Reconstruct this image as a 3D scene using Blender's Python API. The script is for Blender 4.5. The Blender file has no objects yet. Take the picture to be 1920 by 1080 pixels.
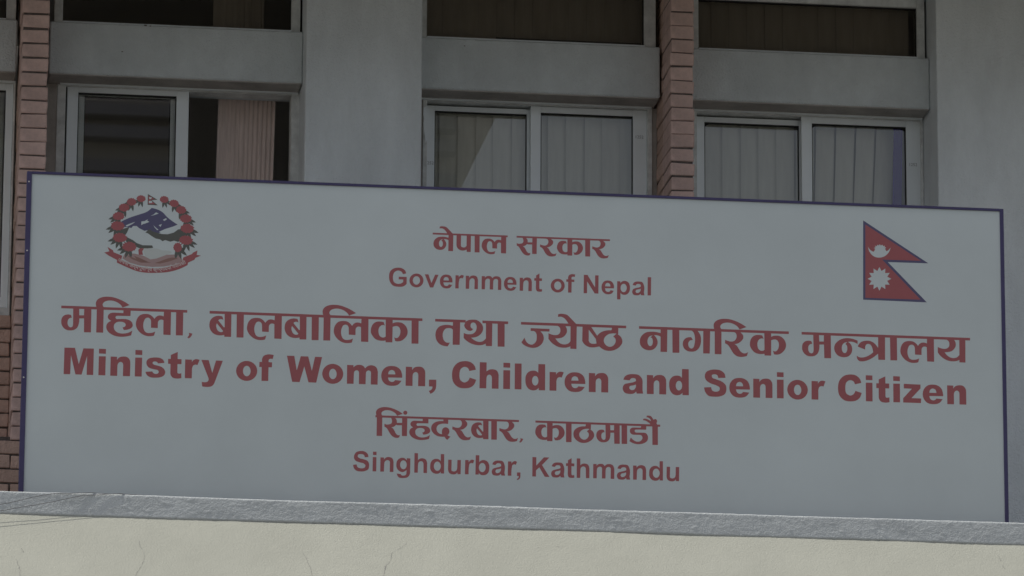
import bpy, bmesh, math, random
import numpy as np
from mathutils import Matrix, Vector, noise
from mathutils.geometry import delaunay_2d_cdt
random.seed(7)
R_ = math.radians
sc = bpy.context.scene
COL = sc.collection

# ------------------------------------------------------------------ camera
cd = bpy.data.cameras.new('camera')
cam = bpy.data.objects.new('camera', cd); COL.objects.link(cam)
cd.sensor_width = 36.0; cd.lens = 187.5; cd.clip_start = 0.5; cd.clip_end = 600.0
rot = ((0.9910260857438483, -0.03608879408345131, -0.12870468646024005),
       (-0.13358123161624155, -0.23257987429283486, -0.963360086693349),
       (0.0048323839990707185, 0.9719075064097054, -0.23531350800443682))
cam.matrix_world = Matrix.Translation((-0.86431702, -22.17128078, 1.59743566)) @ Matrix(rot).to_4x4()
sc.camera = cam

# ------------------------------------------------------------------ light
SUN = Vector((-0.50, -0.060, 0.86)).normalized()
w = bpy.data.worlds.new('World'); sc.world = w; w.use_nodes = True
nt = w.node_tree; bg = nt.nodes['Background']
sk = nt.nodes.new('ShaderNodeTexSky'); sk.sky_type = 'NISHITA'; sk.sun_disc = False
sk.sun_elevation = math.asin(SUN.z); sk.sun_rotation = math.atan2(SUN.x, SUN.y)
sk.air_density = 1.0; sk.dust_density = 9.0; sk.ozone_density = 0.0; sk.altitude = 1300
hs = nt.nodes.new('ShaderNodeHueSaturation'); hs.inputs['Saturation'].default_value = 0.45   # hazy valley sky
nt.links.new(sk.outputs[0], hs.inputs['Color']); nt.links.new(hs.outputs[0], bg.inputs[0]); bg.inputs[1].default_value = 0.10
sl = bpy.data.lights.new('sun', 'SUN'); sl.energy = 2.1; sl.angle = R_(0.5); sl.color = (1.0, 0.95, 0.84)
so = bpy.data.objects.new('sun', sl); COL.objects.link(so)
so.rotation_euler = SUN.to_track_quat('Z', 'Y').to_euler()
so.location = (-10, -10, 30)
vs = sc.view_settings
vs.view_transform = 'Standard'; vs.look = 'None'; vs.gamma = 1.0; vs.use_curve_mapping = False
vs.exposure = 0.37
sc.cycles.max_bounces = 8; sc.cycles.transparent_max_bounces = 16

# ------------------------------------------------------------------ materials
def mat(name, col, rough=0.8, var=0.0, scale=3.0, bump=0.0, bscale=60.0, spec=0.3, stretch=None, col2=None, objvar=0.0, detail=6.0):
    m = bpy.data.materials.new(name); m.use_nodes = True
    n = m.node_tree.nodes; l = m.node_tree.links; b = n['Principled BSDF']
    b.inputs['Roughness'].default_value = rough; b.inputs['Specular IOR Level'].default_value = spec
    b.inputs['Base Color'].default_value = (*col, 1)
    tc = n.new('ShaderNodeTexCoord'); vec = tc.outputs['Object']
    if stretch:
        mp = n.new('ShaderNodeMapping'); mp.inputs['Scale'].default_value = stretch
        l.new(vec, mp.inputs[0]); vec = mp.outputs[0]
    out = None
    if var or col2:
        t = n.new('ShaderNodeTexNoise'); t.inputs['Scale'].default_value = scale
        t.inputs['Detail'].default_value = detail; t.inputs['Roughness'].default_value = 0.62
        l.new(vec, t.inputs['Vector'])
        r = n.new('ShaderNodeValToRGB'); l.new(t.outputs['Fac'], r.inputs[0])
        r.color_ramp.elements[0].position = 0.3; r.color_ramp.elements[1].position = 0.7
        c2 = col2 or tuple(min(1, c * (1 + var)) for c in col)
        r.color_ramp.elements[0].color = (*[c * (1 - var) for c in col], 1)
        r.color_ramp.elements[1].color = (*c2, 1)
        out = r.outputs[0]
    if objvar:
        oi = n.new('ShaderNodeObjectInfo'); mr = n.new('ShaderNodeMapRange')
        mr.inputs['To Min'].default_value = 1 - objvar; mr.inputs['To Max'].default_value = 1 + objvar
        l.new(oi.outputs['Random'], mr.inputs['Value'])
        mx = n.new('ShaderNodeMix'); mx.data_type = 'RGBA'; mx.blend_type = 'MULTIPLY'; mx.inputs[0].default_value = 1
        if out: l.new(out, mx.inputs[6])
        else: mx.inputs[6].default_value = (*col, 1)
        cc = n.new('ShaderNodeCombineColor')
        for k in range(3): l.new(mr.outputs[0], cc.inputs[k])
        l.new(cc.outputs[0], mx.inputs[7]); out = mx.outputs[2]
    if out: l.new(out, b.inputs['Base Color'])
    if bump:
        t = n.new('ShaderNodeTexNoise'); t.inputs['Scale'].default_value = bscale
        t.inputs['Detail'].default_value = 5; l.new(tc.outputs['Object'], t.inputs['Vector'])
        bp = n.new('ShaderNodeBump'); bp.inputs['Distance'].default_value = bump
        bp.inputs['Strength'].default_value = 1.0
        l.new(t.outputs['Fac'], bp.inputs['Height']); l.new(bp.outputs[0], b.inputs['Normal'])
    return m
def glass(name, tint, ior, rough=0.0):
    m = bpy.data.materials.new(name); m.use_nodes = True
    n = m.node_tree.nodes; l = m.node_tree.links
    for x in list(n):
        if x.type == 'BSDF_PRINCIPLED': n.remove(x)
    tr = n.new('ShaderNodeBsdfTransparent'); tr.inputs[0].default_value = (*tint, 1)
    gl = n.new('ShaderNodeBsdfGlossy'); gl.inputs['Roughness'].default_value = rough
    fr = n.new('ShaderNodeFresnel'); fr.inputs[0].default_value = ior
    mx = n.new('ShaderNodeMixShader')
    l.new(fr.outputs[0], mx.inputs[0]); l.new(tr.outputs[0], mx.inputs[1]); l.new(gl.outputs[0], mx.inputs[2])
    l.new(mx.outputs[0], n['Material Output'].inputs[0])
    return m
M = dict(
    wall=mat('grey_painted_plaster', (0.79, 0.84, 0.86), 0.9, 0.10, 3.4, 0.006, 120, 0.2, stretch=(1.6, 1, 0.5)),
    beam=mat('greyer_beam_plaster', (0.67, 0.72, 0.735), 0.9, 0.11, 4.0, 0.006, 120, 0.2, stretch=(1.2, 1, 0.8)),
    eave=mat('dark_slab_underside', (0.20, 0.19, 0.175), 0.95, 0.2, 5, 0.004, 60, 0.1),  # kept dark to deepen the shade on the wall tops below
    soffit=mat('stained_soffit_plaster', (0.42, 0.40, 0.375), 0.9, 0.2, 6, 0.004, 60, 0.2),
    reveal=mat('drab_reveal', (0.40, 0.37, 0.34), 0.9, 0.15, 8, 0.003, 60, 0.2),  # darker and browner than the walls
    brick=mat('red_brick', (0.66, 0.48, 0.43), 0.9, 0.13, 22, 0.004, 140, 0.15, objvar=0.09),
    brick_low=mat('brown_brick', (0.58, 0.41, 0.34), 0.9, 0.14, 18, 0.005, 120, 0.15, objvar=0.13),
    mortar=mat('dark_mortar', (0.13, 0.11, 0.10), 0.95, 0.3, 30, 0.003, 90, 0.1),
    alu=mat('white_powder_coated_aluminium', (0.88, 0.94, 0.96), 0.32, 0.03, 7, spec=1.0),
    alu_dirty=mat('weathered_aluminium', (0.70, 0.72, 0.71), 0.7, 0.22, 14, 0.001, 60, spec=0.3),
    gasket=mat('black_gasket', (0.03, 0.03, 0.03), 0.7),
    glass=glass('window_glass', (0.98, 0.98, 0.96), 1.74),
    dark_glass=glass('tinted_glass', (0.80, 0.78, 0.74), 1.45),
    slat=mat('grey_blind_fabric', (0.84, 0.85, 0.80), 0.85, 0.06, 5, spec=0.1, stretch=(6, 6, 0.6)),
    slat_dark=mat('brown_blind_fabric', (0.60, 0.58, 0.56), 0.9, 0.10, 5, spec=0.1, stretch=(6, 6, 0.6)),
    curtain=mat('pinkish_curtain_cloth', (0.76, 0.63, 0.58), 0.9, 0.12, 9, spec=0.1, stretch=(8, 8, 0.5)),
    blue_cloth=mat('indigo_cloth', (0.06, 0.012, 0.42), 0.9, 0.05, 2, spec=0.1),
    room=mat('dim_room_paint', (0.72, 0.70, 0.68), 0.95),
    panel=mat('white_sign_panel', (0.55, 0.615, 0.63), 0.45, 0.045, 1.3, 0.010, 1.4, spec=0.4),
    letter=mat('crimson_vinyl', (0.35, 0.112, 0.122), 0.6, 0.03, 20, spec=0.3),
    navy=mat('indigo_frame', (0.062, 0.055, 0.135), 0.55, 0.08, 15, spec=0.35),
    print_green=mat('dark_green_ink', (0.115, 0.12, 0.11), 0.6),
    print_grey=mat('grey_ink', (0.50, 0.54, 0.53), 0.6),
    motto=mat('pale_rose_ink', (0.55, 0.47, 0.46), 0.6),
    print_rose=mat('rose_ink', (0.38, 0.27, 0.265), 0.6),
    print_brown=mat('brown_ink', (0.27, 0.16, 0.14), 0.6),
    screw=mat('steel_screw', (0.7, 0.7, 0.68), 0.4, spec=0.5),
    cream=mat('cream_limewash', (0.435, 0.443, 0.395), 0.95, 0.045, 3, 0.002, 130, 0.1),
    band=mat('rough_grey_cement', (0.53, 0.565, 0.585), 0.95, 0.08, 7, 0.003, 130, 0.1, stretch=(1, 1, 2)),
    crack=mat('crack_shadow_dirt', (0.29, 0.29, 0.28), 0.95),
    wire=mat('grey_wire', (0.16, 0.16, 0.17), 0.6),
    ground=mat('pale_paving', (0.17, 0.165, 0.15), 0.95, 0.15, 0.5),
    far=mat('weathered_concrete', (0.50, 0.46, 0.42), 0.9, 0.15, 0.4),
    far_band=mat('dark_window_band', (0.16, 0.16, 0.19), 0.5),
    mark=mat('faint_grey_print', (0.33, 0.34, 0.35), 0.7),
)

# ------------------------------------------------------------------ helpers
def link(name, me, m, parent=None):
    o = bpy.data.objects.new(name, me); COL.objects.link(o)
    if m is not None and not me.materials: me.materials.append(m)
    if parent is not None: o.parent = parent
    return o
def thing(name, label, cat, loc=(0, 0, 0), group=None):
    o = bpy.data.objects.new(name, None); COL.objects.link(o); o.location = loc
    o['label'] = label; o['category'] = cat
    if group: o['group'] = group
    return o
def off(parent):
    p = Vector((0, 0, 0))
    while parent is not None: p += parent.location; parent = parent.parent
    return p
def boxes(name, bs, m, parent=None, bevel=0.0):
    """bs: world boxes (x0,x1,y0,y1,z0,z1) joined in one mesh, origin at the first box's base"""
    b0 = bs[0]; org = Vector(((b0[0] + b0[1]) / 2, (b0[2] + b0[3]) / 2, b0[4]))
    bm = bmesh.new()
    for b in bs:
        r = bmesh.ops.create_cube(bm, size=1.0)
        for v in r['verts']:
            v.co = Vector((b[0] + (v.co.x + .5) * (b[1] - b[0]), b[2] + (v.co.y + .5) * (b[3] - b[2]), b[4] + (v.co.z + .5) * (b[5] - b[4]))) - org
    if bevel: bmesh.ops.bevel(bm, geom=list(bm.edges), offset=bevel, segments=1, affect='EDGES')
    me = bpy.data.meshes.new(name); bm.to_mesh(me); bm.free()
    o = link(name, me, m, parent); o.location = org - off(parent)
    return o
def box(name, x0, x1, y0, y1, z0, z1, m, parent=None, bevel=0.0):
    return boxes(name, [(x0, x1, y0, y1, z0, z1)], m, parent, bevel)
def mesh(name, verts, faces, m, parent=None, smooth=False):
    org = Vector(verts[0])
    me = bpy.data.meshes.new(name); me.from_pydata([tuple(Vector(v) - org) for v in verts], [], faces)
    if smooth: me.polygons.foreach_set('use_smooth', [True] * len(me.polygons))
    o = link(name, me, m, parent); o.location = org - off(parent)
    return o
def tube(name, pts, r, m, parent=None, n=6):
    V = []; F = []
    for i, p in enumerate(pts):
        p = Vector(p); d = (Vector(pts[min(i + 1, len(pts) - 1)]) - Vector(pts[max(i - 1, 0)])).normalized()
        a = d.cross(Vector((0, 0, 1))).normalized(); b = d.cross(a)
        for k in range(n):
            t = 2 * math.pi * k / n; V.append(p + a * math.cos(t) * r + b * math.sin(t) * r)
    for i in range(len(pts) - 1):
        for k in range(n):
            F.append((i * n + k, i * n + (k + 1) % n, (i + 1) * n + (k + 1) % n, (i + 1) * n + k))
    return mesh(name, V, F, m, parent, True)
def outline(s, sub=4):
    """'x,z' corner or 'x,zs' smooth tokens -> densified closed polygon (centripetal-like Catmull-Rom)"""
    P = []
    for t in s.split():
        sm = t.endswith('s'); x, z = t.rstrip('s').split(','); P.append((np.array((float(x), float(z))), sm))
    n = len(P); out = []
    for i in range(n):
        p1, s1 = P[i]; p2, s2 = P[(i + 1) % n]
        out.append(p1)
        if not (s1 or s2): continue
        p0 = P[i - 1][0]; p3 = P[(i + 2) % n][0]; L = np.linalg.norm(p2 - p1)
        def tang(a, b, c):
            d1 = np.linalg.norm(b - a) + 1e-9; d2 = np.linalg.norm(c - b) + 1e-9
            return ((b - a) / d1 * d2 + (c - b) / d2 * d1) / (d1 + d2)
        m1 = tang(p0, p1, p2) * L if s1 else None
        m2 = tang(p1, p2, p3) * L if s2 else None
        if m1 is None: m1 = 1.5 * (p2 - p1) - 0.5 * m2
        if m2 is None: m2 = 1.5 * (p2 - p1) - 0.5 * m1
        for k in range(1, sub):
            t = k / sub
            out.append((2*t**3-3*t*t+1)*p1 + (t**3-2*t*t+t)*m1 + (-2*t**3+3*t*t)*p2 + (t**3-t*t)*m2)
    return np.array(out)
def inside(poly, pts):
    x, y = pts[:, 0][:, None], pts[:, 1][:, None]
    x1, y1 = poly[:, 0][None], poly[:, 1][None]; x2, y2 = np.roll(poly[:, 0], -1)[None], np.roll(poly[:, 1], -1)[None]
    c = ((y1 > y) != (y2 > y)) & (x < (x2 - x1) * (y - y1) / (y2 - y1 + 1e-12) + x1)
    return (c.sum(1) % 2) == 1
def fill(comps):
    """comps: list of (outer, [holes]) arrays; returns the triangulated union"""
    vs_, es = [], []
    for o, hs in comps:
        for r in [o] + hs:
            b = len(vs_); n = len(r); vs_ += [Vector((float(p[0]), float(p[1]))) for p in r]
            es += [(b + i, b + (i + 1) % n) for i in range(n)]
    r = delaunay_2d_cdt(vs_, es, [], 0, 1e-4)
    V = np.array([tuple(v) for v in r[0]]); F = r[2]
    T = np.array([f for f in F]); C = V[T].mean(1)
    keep = np.zeros(len(T), bool)
    for o, hs in comps:
        k = inside(o, C)
        for h in hs: k &= ~inside(h, C)
        keep |= k
    T = T[keep]
    a, b, c = V[T[:, 0]], V[T[:, 1]], V[T[:, 2]]
    area = (b[:, 0]-a[:, 0])*(c[:, 1]-a[:, 1]) - (c[:, 0]-a[:, 0])*(b[:, 1]-a[:, 1])
    T = T[np.abs(area) > 1e-6]; area = area[np.abs(area) > 1e-6]
    T[area < 0] = T[area < 0][:, ::-1]
    used = sorted(set(T.flatten().tolist())); ix = {u: i for i, u in enumerate(used)}
    return V[used], [tuple(ix[i] for i in t) for t in T.tolist()]
# ------------------------------------------------------------------ lettering outlines, millimetres on the sign board
GLYPHS = {
'bM': (['0.9,115.4 45.5,116 63.4,45.5 81.4,115.1 125.9,115.6 125.6,0 97.7,0 98,82.6 76.2,0.2 50.1,0.2 29.3,83.3 27.9,0 0,-0.1'], []),
'bi': (['0.4,82.8 29.8,83.3 29.5,0.3 0,0.2', '0.4,115.8 29.9,115.5 30,94.5 0.5,94.9'], []),
'bn': (['0.4,83.5 27.6,83.1 27.5,69.5 36.4,80.2s 53.3,85.4s 72.3,82.4s 82,71s 84.6,53.6 84.3,0.1 54,0 54.5,47 52,56.6s 43.2,61.4s 33.9,56.1s 30,44.3 29.8,-0.3 0,-0.3'], []),
'bs': (['79.8,63.5 52.6,60.4 47.6,66.5s 39.9,68.6s 31.3,66.1s 29.1,61.3s 33.8,55.6s 49.8,51s 68.8,45s 80.4,34.4s 84.1,22.9s 79,9.2s 65.9,1s 43.3,-2.3s 16.7,0.4s 5.2,9s 0,22.1 28.3,24.8 33.4,17.6s 43,14s 53.5,17.4s 56.4,24s 52.1,30.5s 36.9,34s 12.1,42.2s 3.5,55.6s 3.9,69.2s 11.3,79.1s 26.3,84.6s 41.5,86.2s 60.5,84.4s 73.9,77s'], []),
'bt': (['11.4,99.3 40.7,113.7 40.5,82.6 57.6,82.3 57.3,60.5 40.6,60.4 40.5,26.3 42.5,20.5s 47.4,19.1s 57.6,21.3 58.1,-0.4 35.4,-3s 20.1,1.2s 12.3,11.9s 10.5,27.4 10.6,60 0,60.5 0.3,81.8 11.3,81.8'], []),
'br': (['0.3,82 28.8,81.6 28.6,70.7 34.9,79.9s 46.2,84.9s 61.8,82.2 52.8,58.6 44.7,60.7s 35.3,56.6s 30.6,45.5s 30.1,30 29.6,0.1 0,-0'], []),
'by': (['0,82.5 31.5,82.3 47.7,26.8 62.7,82 92,81.8 58.7,-13.7 53.2,-24.7s 43.9,-32s 26.8,-35.2s 5.6,-33.5 3.3,-13.4 18.9,-14.5s 28.3,-11.5s 32.7,-2.1s 31,5.7'], []),
'bo': (['90.3,42.3s 87.2,25.4s 77.6,10.9s 63.1,1s 45.9,-2.8s 28.5,-0s 13.7,9s 3.7,22.9s 0,39.5s 3.2,56.4s 12.7,70.9s 27.2,80.8s 44.4,84.7s 61.8,81.9s 76.6,72.8s 86.6,58.9s'], ['61.8,40.9s 60.7,32.1s 57.3,24.6s 52.2,19.5s 46,17.6s 39.8,19.1s 34.5,23.9s 30.8,31.2s 29.5,39.9s 30.6,48.7s 33.9,56.2s 39.1,61.4s 45.3,63.3s 51.5,61.7s 56.8,56.9s 60.4,49.6s']),
'bf': (['11.5,82.3 11.8,96.9s 18.7,109.3s 35.3,116.2s 61.5,114.7 57.1,96.5 47.5,97.6s 41.4,94.5s 40.1,82.7 54.9,82.3 54.3,60.3 40,60.3 39.5,0 10.5,-0.4 10.5,60.4 0,60 0.6,82.4'], []),
'bW': (['0,113.7 32,113.8 43.4,50.9 59.6,113.3 91.6,113.5 108.2,50.7 120.8,113 151.3,113.1 127.5,-0.2 94.1,0.1 75.5,69.1 56,-0.3 24.1,0.1'], []),
'bm': (['0,82.3 27.3,82.2 27.4,72.5 38.3,81.6s 53.5,84.6s 69.4,80.3s 78.1,69.8 88.5,80s 106.2,84.5s 124.5,77.3s 132.8,55.6 132,-0 102.8,-0 103.2,49.7 100.7,57.9s 92.6,61.1s 84,56.4s 81.3,46.5 80.3,0.2 51.7,0.2 51.6,49.4 49.1,57.1s 41.4,60.3s 32.8,56.1s 29.6,44.7 28.7,0.4 0,-0.1'], []),
'be': (['90.6,34.3 89,51.8s 81.6,69.6s 65.7,81.3s 45.5,84.5s 22.6,79.8s 6,63.6s 0,40s 5.5,17.3s 21,1.7s 45.9,-2.8s 71.3,2.4s 87.8,21 60,23 54.4,16.5s 46.2,14.3s 35.2,18.3s 29.3,33.2'], ['29.6,47.4 33.8,61.2s 44.7,66.9s 56.3,61.9s 60.7,47.9']),
'bcomma': (['0.5,30 32.2,30.6 31.9,5.7 28.7,-11.5s 21.6,-22.5s 7.3,-32.2 0,-19.3 9.6,-14.6s 14.3,-8.6s 15.7,0.2 0.3,0.2'], []),
'bC': (['103.3,80.7 74.9,73.8 69,86.1s 53.6,91.4s 38.3,82.3s 32.3,56.6s 37.5,31.4s 54.1,23s 69.4,30.6s 76.6,44.9 104.4,36.5 96.4,15.9s 79.2,1.6s 56.2,-2.7s 29.2,0.6s 8,18.6s 0,55.5s 7.4,89s 26.5,109.2s 53.4,116.9s 78.4,113.8s 95.9,100s'], []),
'bh': (['0.8,114.5 30.5,114.4 29.9,74.5 40.3,82.3s 57.6,85.3s 74.2,80s 82.8,60.8 82.4,0.1 53.5,-0.1 53.6,46 50.5,56.5s 42,61.2s 33.5,55.8s 29.8,41.2 29.2,0.1 0,-0.1'], []),
'bl': (['0.2,114.3 29.6,114.6 29.3,0.6 0,0.7'], []),
'bd': (['56.4,114.9 85.8,115.2 85.8,0 58,-0.2 58,10.4 49.5,2.2s 33,-1.9s 13.7,4.9s 2.8,22.1s 0,41.5s 2.6,63.2s 13.3,78.5s 32.6,85.4s 47.3,83.2s 55.8,76.1'], ['56.7,41.7s 55.7,33.5s 52.7,26.6s 48.2,21.8s 42.9,20s 37.6,21.4s 33.1,25.8s 30,32.6s 28.9,40.6s 30,48.8s 32.9,55.7s 37.4,60.5s 42.7,62.3s 48.1,60.9s 52.6,56.5s 55.6,49.7s']),
'blacka': (['3,58.9 8.9,72.7s 23.8,82.3s 46.2,85.1s 71.1,81.4s 85,64.2s 86.9,41.6 86.9,14 89.4,0.5 61.1,-0.4 58.6,9 51.1,1.2s 28.8,-3s 6.5,3.8s 0,22.1s 6.5,37.9s 26.3,44.6s 46.2,49.3s 58.1,54.8 56.1,64.3s 46.2,67.9s 36.3,65.1s 30.8,56.9'], ['58.1,39.7 46.2,35.2s 31.3,31.2s 28.8,23.1s 36.2,14.8s 48.7,16.2s 57.1,27.1']),
'bS': (['94,82.8 62,81.2 57.6,93.1s 45.6,96.7s 34.1,92.3s 35.6,82.3s 51.5,75.3s 78.9,65.1s 95.3,49s 97.7,31.5s 91.1,11.1s 71.1,0.4s 46.2,-2.5s 18.8,1.1s 5.4,15.8s 0,37.2 30.9,39.3 36.3,24.4s 51.3,19.8s 66.3,25.4s 67.3,39.5s 53.9,47.6s 26.5,56.8s 7.6,71.2s 3.2,86.2s 9.2,105.1s 26.7,114.8s 49.2,118.1s 74.1,113.9s 89.1,101.8s'], []),
'bz': (['3.5,83.4 77.4,82.5 77.2,64.9 36.7,21.1 80,20.8 78.4,0.3 0,0.3 0.2,19.3 39.3,62.7 3.5,63'], []),
'G': (['74.3,58.1 59.6,54.3 54.8,63.7s 39.8,69.6s 24.2,62.6s 16.6,39.2s 22.5,17.1s 40.3,10.4s 52.8,13.4s 61.5,20.1 61.4,30.7 41.7,30.6 42.2,42.4 76.6,42.8 76.3,12 63.9,1s 40.5,-2.4s 17,2.5s 3.7,19.6s 0,41.8s 4.5,64.4s 17.8,77.1s 38.1,82.3s 56.9,79.8s 69.5,70s'], []),
'o': (['60.7,29.8s 58.5,18s 52,7.7s 42.2,0.7s 30.6,-2s 19,-0.1s 9.1,6.1s 2.4,15.9s 0,27.5s 2.2,39.4s 8.7,49.6s 18.5,56.6s 30.1,59.4s 41.7,57.5s 51.6,51.2s 58.3,41.5s'], ['46,29.2s 44.9,22.1s 41.5,16s 36.5,11.7s 30.5,10.1s 24.5,11.3s 19.4,15.1s 16,21s 14.7,28.1s 15.8,35.2s 19.2,41.4s 24.2,45.6s 30.2,47.2s 36.2,46s 41.3,42.2s 44.7,36.3s']),
'v': (['0,57.2 15.7,57.5 29.1,19.9 44.8,57.3 59.2,57.2 36.8,0 22.7,-0.2'], []),
'e': (['54.3,25.5 52.9,42.4s 43.4,55.9s 27,59.7s 12,55.3s 2.1,42.1s 0,27.7s 4.5,10.2s 15.6,0.4s 29.7,-2s 43.8,2.1s 53.1,14.6 39,16.9 35.9,11.4s 29.6,8.9s 19.2,12.4s 15.4,24.7'], ['15.6,33.4 18.4,44.4s 26.8,48.8s 35.6,45s 38.8,33.6']),
'r': (['1.1,58.1 14.9,58 15,49.3 20.6,56.6s 28.4,60.2s 37.5,57.4 32.6,44.6 25.4,46.6s 19.1,43.1s 16.4,32.4s 15.1,-0 0,-0.3'], []),
'n': (['0.2,57.7 14.4,57.6 14.4,49.3 22.2,57.3s 33.2,60.3s 47.3,55.7s 53.1,40.6 52.7,-0.2 38,-0.4 38.4,32 36.4,43.8s 29.2,47.3s 19.2,42.4s 15.5,29.5 14.7,-0 0,-0.3'], []),
'm': (['0.3,58.5 14.1,58.7 13.8,52 20.7,58s 30.1,60.3s 41.1,58.2s 46.2,51 53.7,58s 64.7,60.4s 78.8,56.5s 85.8,41.3 85.4,-0.1 71,0 71.4,34.4 69.5,45.5s 63.2,48.5s 53.8,44.6s 50.4,31.9 49.9,0.5 35.5,0.6 35.9,34.6 34.3,45.7s 28,48.4s 18.6,44.5s 14.9,32.1 14.4,0.4 0,0.2'], []),
't': (['8.1,70.6 22.9,79.5 22.6,58.3 33.7,58.1 33.4,46.5 22.4,46.7 22.2,17.5 23.4,11.8s 27.2,9.7s 33.5,11.5 34.2,-0 21,-1.4s 11.5,1.1s 7.7,10.6s 7.3,21.8 7.6,46.9 0,46.9 0.3,58.2 7.8,58.1'], []),
'f': (['8.5,58.3 8.8,70.2s 14.1,78.4s 24.5,82s 39.1,80.9 37.2,69.6 29.3,70.9s 24.2,68.5s 23.6,58.2 35.6,58 35.3,47.3 23.7,47.6 23.1,-0.3 8,-0.5 8.5,47.4 0,47.4 0.3,58.3'], []),
'N': (['0.8,81 16.9,80.9 49.8,27.1 50.4,80.8 65.3,80.7 64.4,-0.3 48.3,-0.3 15.1,52.2 14.8,-0.5 0,-0.7'], []),
'p': (['0.9,58.1 14.8,58 14.8,50.3 22.1,57.6s 34.1,60.6s 49,55.3s 56.3,39.5s 56.9,28.3s 53.1,12s 44.3,1.8s 33.2,-1.8s 22.1,0.4s 15.2,6.5 14.9,-22.7 0,-22.9'], ['42.7,29.4s 41.6,22.2s 38.7,16s 34.3,11.8s 29.1,10.2s 23.9,11.5s 19.5,15.4s 16.5,21.3s 15.5,28.4s 16.5,35.6s 19.5,41.7s 23.9,45.9s 29.1,47.5s 34.3,46.3s 38.7,42.4s 41.6,36.5s']),
'a': (['2.2,43.5 7,53.6s 17.4,59.4s 28.5,60.2s 44.3,57.5s 51.3,44.9s 51.3,12.7 53.8,-0.7 39.2,-0.6 36.7,5.7 30,0s 19,-1.9s 4.7,1.4s 0,12.5s 3.8,24.5s 17.4,30.8s 31.7,34.5s 37.7,37.3 36.7,46s 28.5,49.2s 19.6,47s 15.2,41.3'], ['37.3,28.3 28.5,25.4s 17.4,21.8s 14.9,15.3s 19,9.3s 28.5,10.3s 36.4,18.6s']),
'l': (['0.7,80.9 15.9,81.1 14.9,-0.1 0,-0.3'], []),
'S': (['61.3,57 46.6,55.8 42.9,65s 32.5,68.4s 19.7,65.4s 18,58.6s 24.6,52.1s 40.1,48.1s 57.8,41.2s 63.4,32.1s 64.3,22.8s 60.8,7.8s 48,-0.1s 31.5,-2.5s 13.1,0.6s 3.8,9.6s 0,23.7 13.9,26 18.5,14.6s 33.2,10.6s 47.1,14.8s 49.6,22.3s 44,29.6s 25.6,34.6s 9,41.5s 3.4,50.7s 4,61.9s 10.4,74s 28.7,81s 47.1,79s 58.3,69.2s'], []),
'i': (['0.5,58 15.2,58 14.7,-0.2 0,-0.2', '1,80 15.3,80.1 15.4,66.2 1.1,66.2'], []),
'g': (['42.1,57.6 56.1,57.2 55.4,8.7 54.1,-8.1s 45.7,-19.6s 29.2,-23.7s 9,-20.5s 1.5,-5.8 18,-8 21.8,-12.7s 29.1,-13.3s 38.3,-10.4s 40.8,0.8s 40.7,9 33.4,3.6s 24.6,0.4s 10.5,5.6s 1.2,18.4s 0,29.6s 2.8,45.7s 11.9,55.3s 23.6,59s 34,56.6s 41.4,48.6'], ['41.6,30.7s 40.6,23.8s 37.8,17.9s 33.6,13.9s 28.5,12.4s 23.4,13.7s 19.1,17.4s 16.2,23.2s 15.1,30s 16,36.9s 18.8,42.8s 23.1,46.8s 28.2,48.3s 33.2,47s 37.6,43.3s 40.5,37.5s']),
'h': (['0.4,79.4 14.4,79.4 14.6,51.4 22.7,57.7s 31.9,59.5s 45.9,54.7s 51.6,40.7 51.2,-0.4 37.2,-0.1 36.9,32.7 33.8,44.6s 27.2,47.3s 18.4,43.3s 14.8,30.1 14,-0.2 0,-0.2'], []),
'd': (['42.4,78.8 56,78.9 55.9,-0.3 42.6,-0 42.6,7.4 36,0.5s 24.9,-2.1s 9.1,3.3s 0.5,16.8s 0,28s 2.4,44.2s 12.3,55.7s 23.3,59.1s 34.4,57.2s 42.2,50'], ['42.8,29.5s 41.7,22.3s 38.8,16.1s 34.2,11.9s 28.9,10.3s 23.5,11.6s 19,15.5s 15.9,21.4s 14.7,28.5s 15.7,35.7s 18.7,41.9s 23.2,46.1s 28.6,47.7s 34,46.4s 38.5,42.5s 41.6,36.6s']),
'u': (['0.8,57 14.5,57.1 14,23.4 15.5,12.3s 23.3,9.9s 33.2,13.6s 37.2,26.1 37.7,57.1 51.7,57.2 51,-0.7 38.1,-0.8 38.1,6.7 31.5,-0.3s 20.4,-2.5s 5.6,2.6s 0,17.4'], []),
'b': (['1,79.1 15.4,79.2 15.2,51.5 22.2,57.7s 31.4,60.2s 46.2,56.2s 55.2,41.5s 56,28.4s 52,9.6s 42.8,0.7s 31.8,-1.9s 20.7,0s 13.6,7.3 13.7,0.2 0,0.1'], ['41.2,29.8s 40.2,22.6s 37.3,16.5s 32.9,12.3s 27.6,10.7s 22.4,12s 17.9,15.9s 14.9,21.9s 13.8,29s 14.8,36.2s 17.8,42.3s 22.2,46.5s 27.4,48.1s 32.6,46.8s 37.1,42.9s 40.1,36.9s']),
'comma': (['1,14.2 15.1,14.3 14.7,0.4 12.2,-10.9s 1.9,-17.2 0,-12 5.5,-9.2s 8.1,-0.6 0.7,-0.4'], []),
'K': (['0.4,78.9 16.2,78.8 16,44.6 47.1,79.2 68.7,79.3 39.3,47.3 69.7,-0.6 50.3,-0.2 28.6,37.8 15,24.6 15.1,-0.5 0,-0.2'], []),
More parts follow.
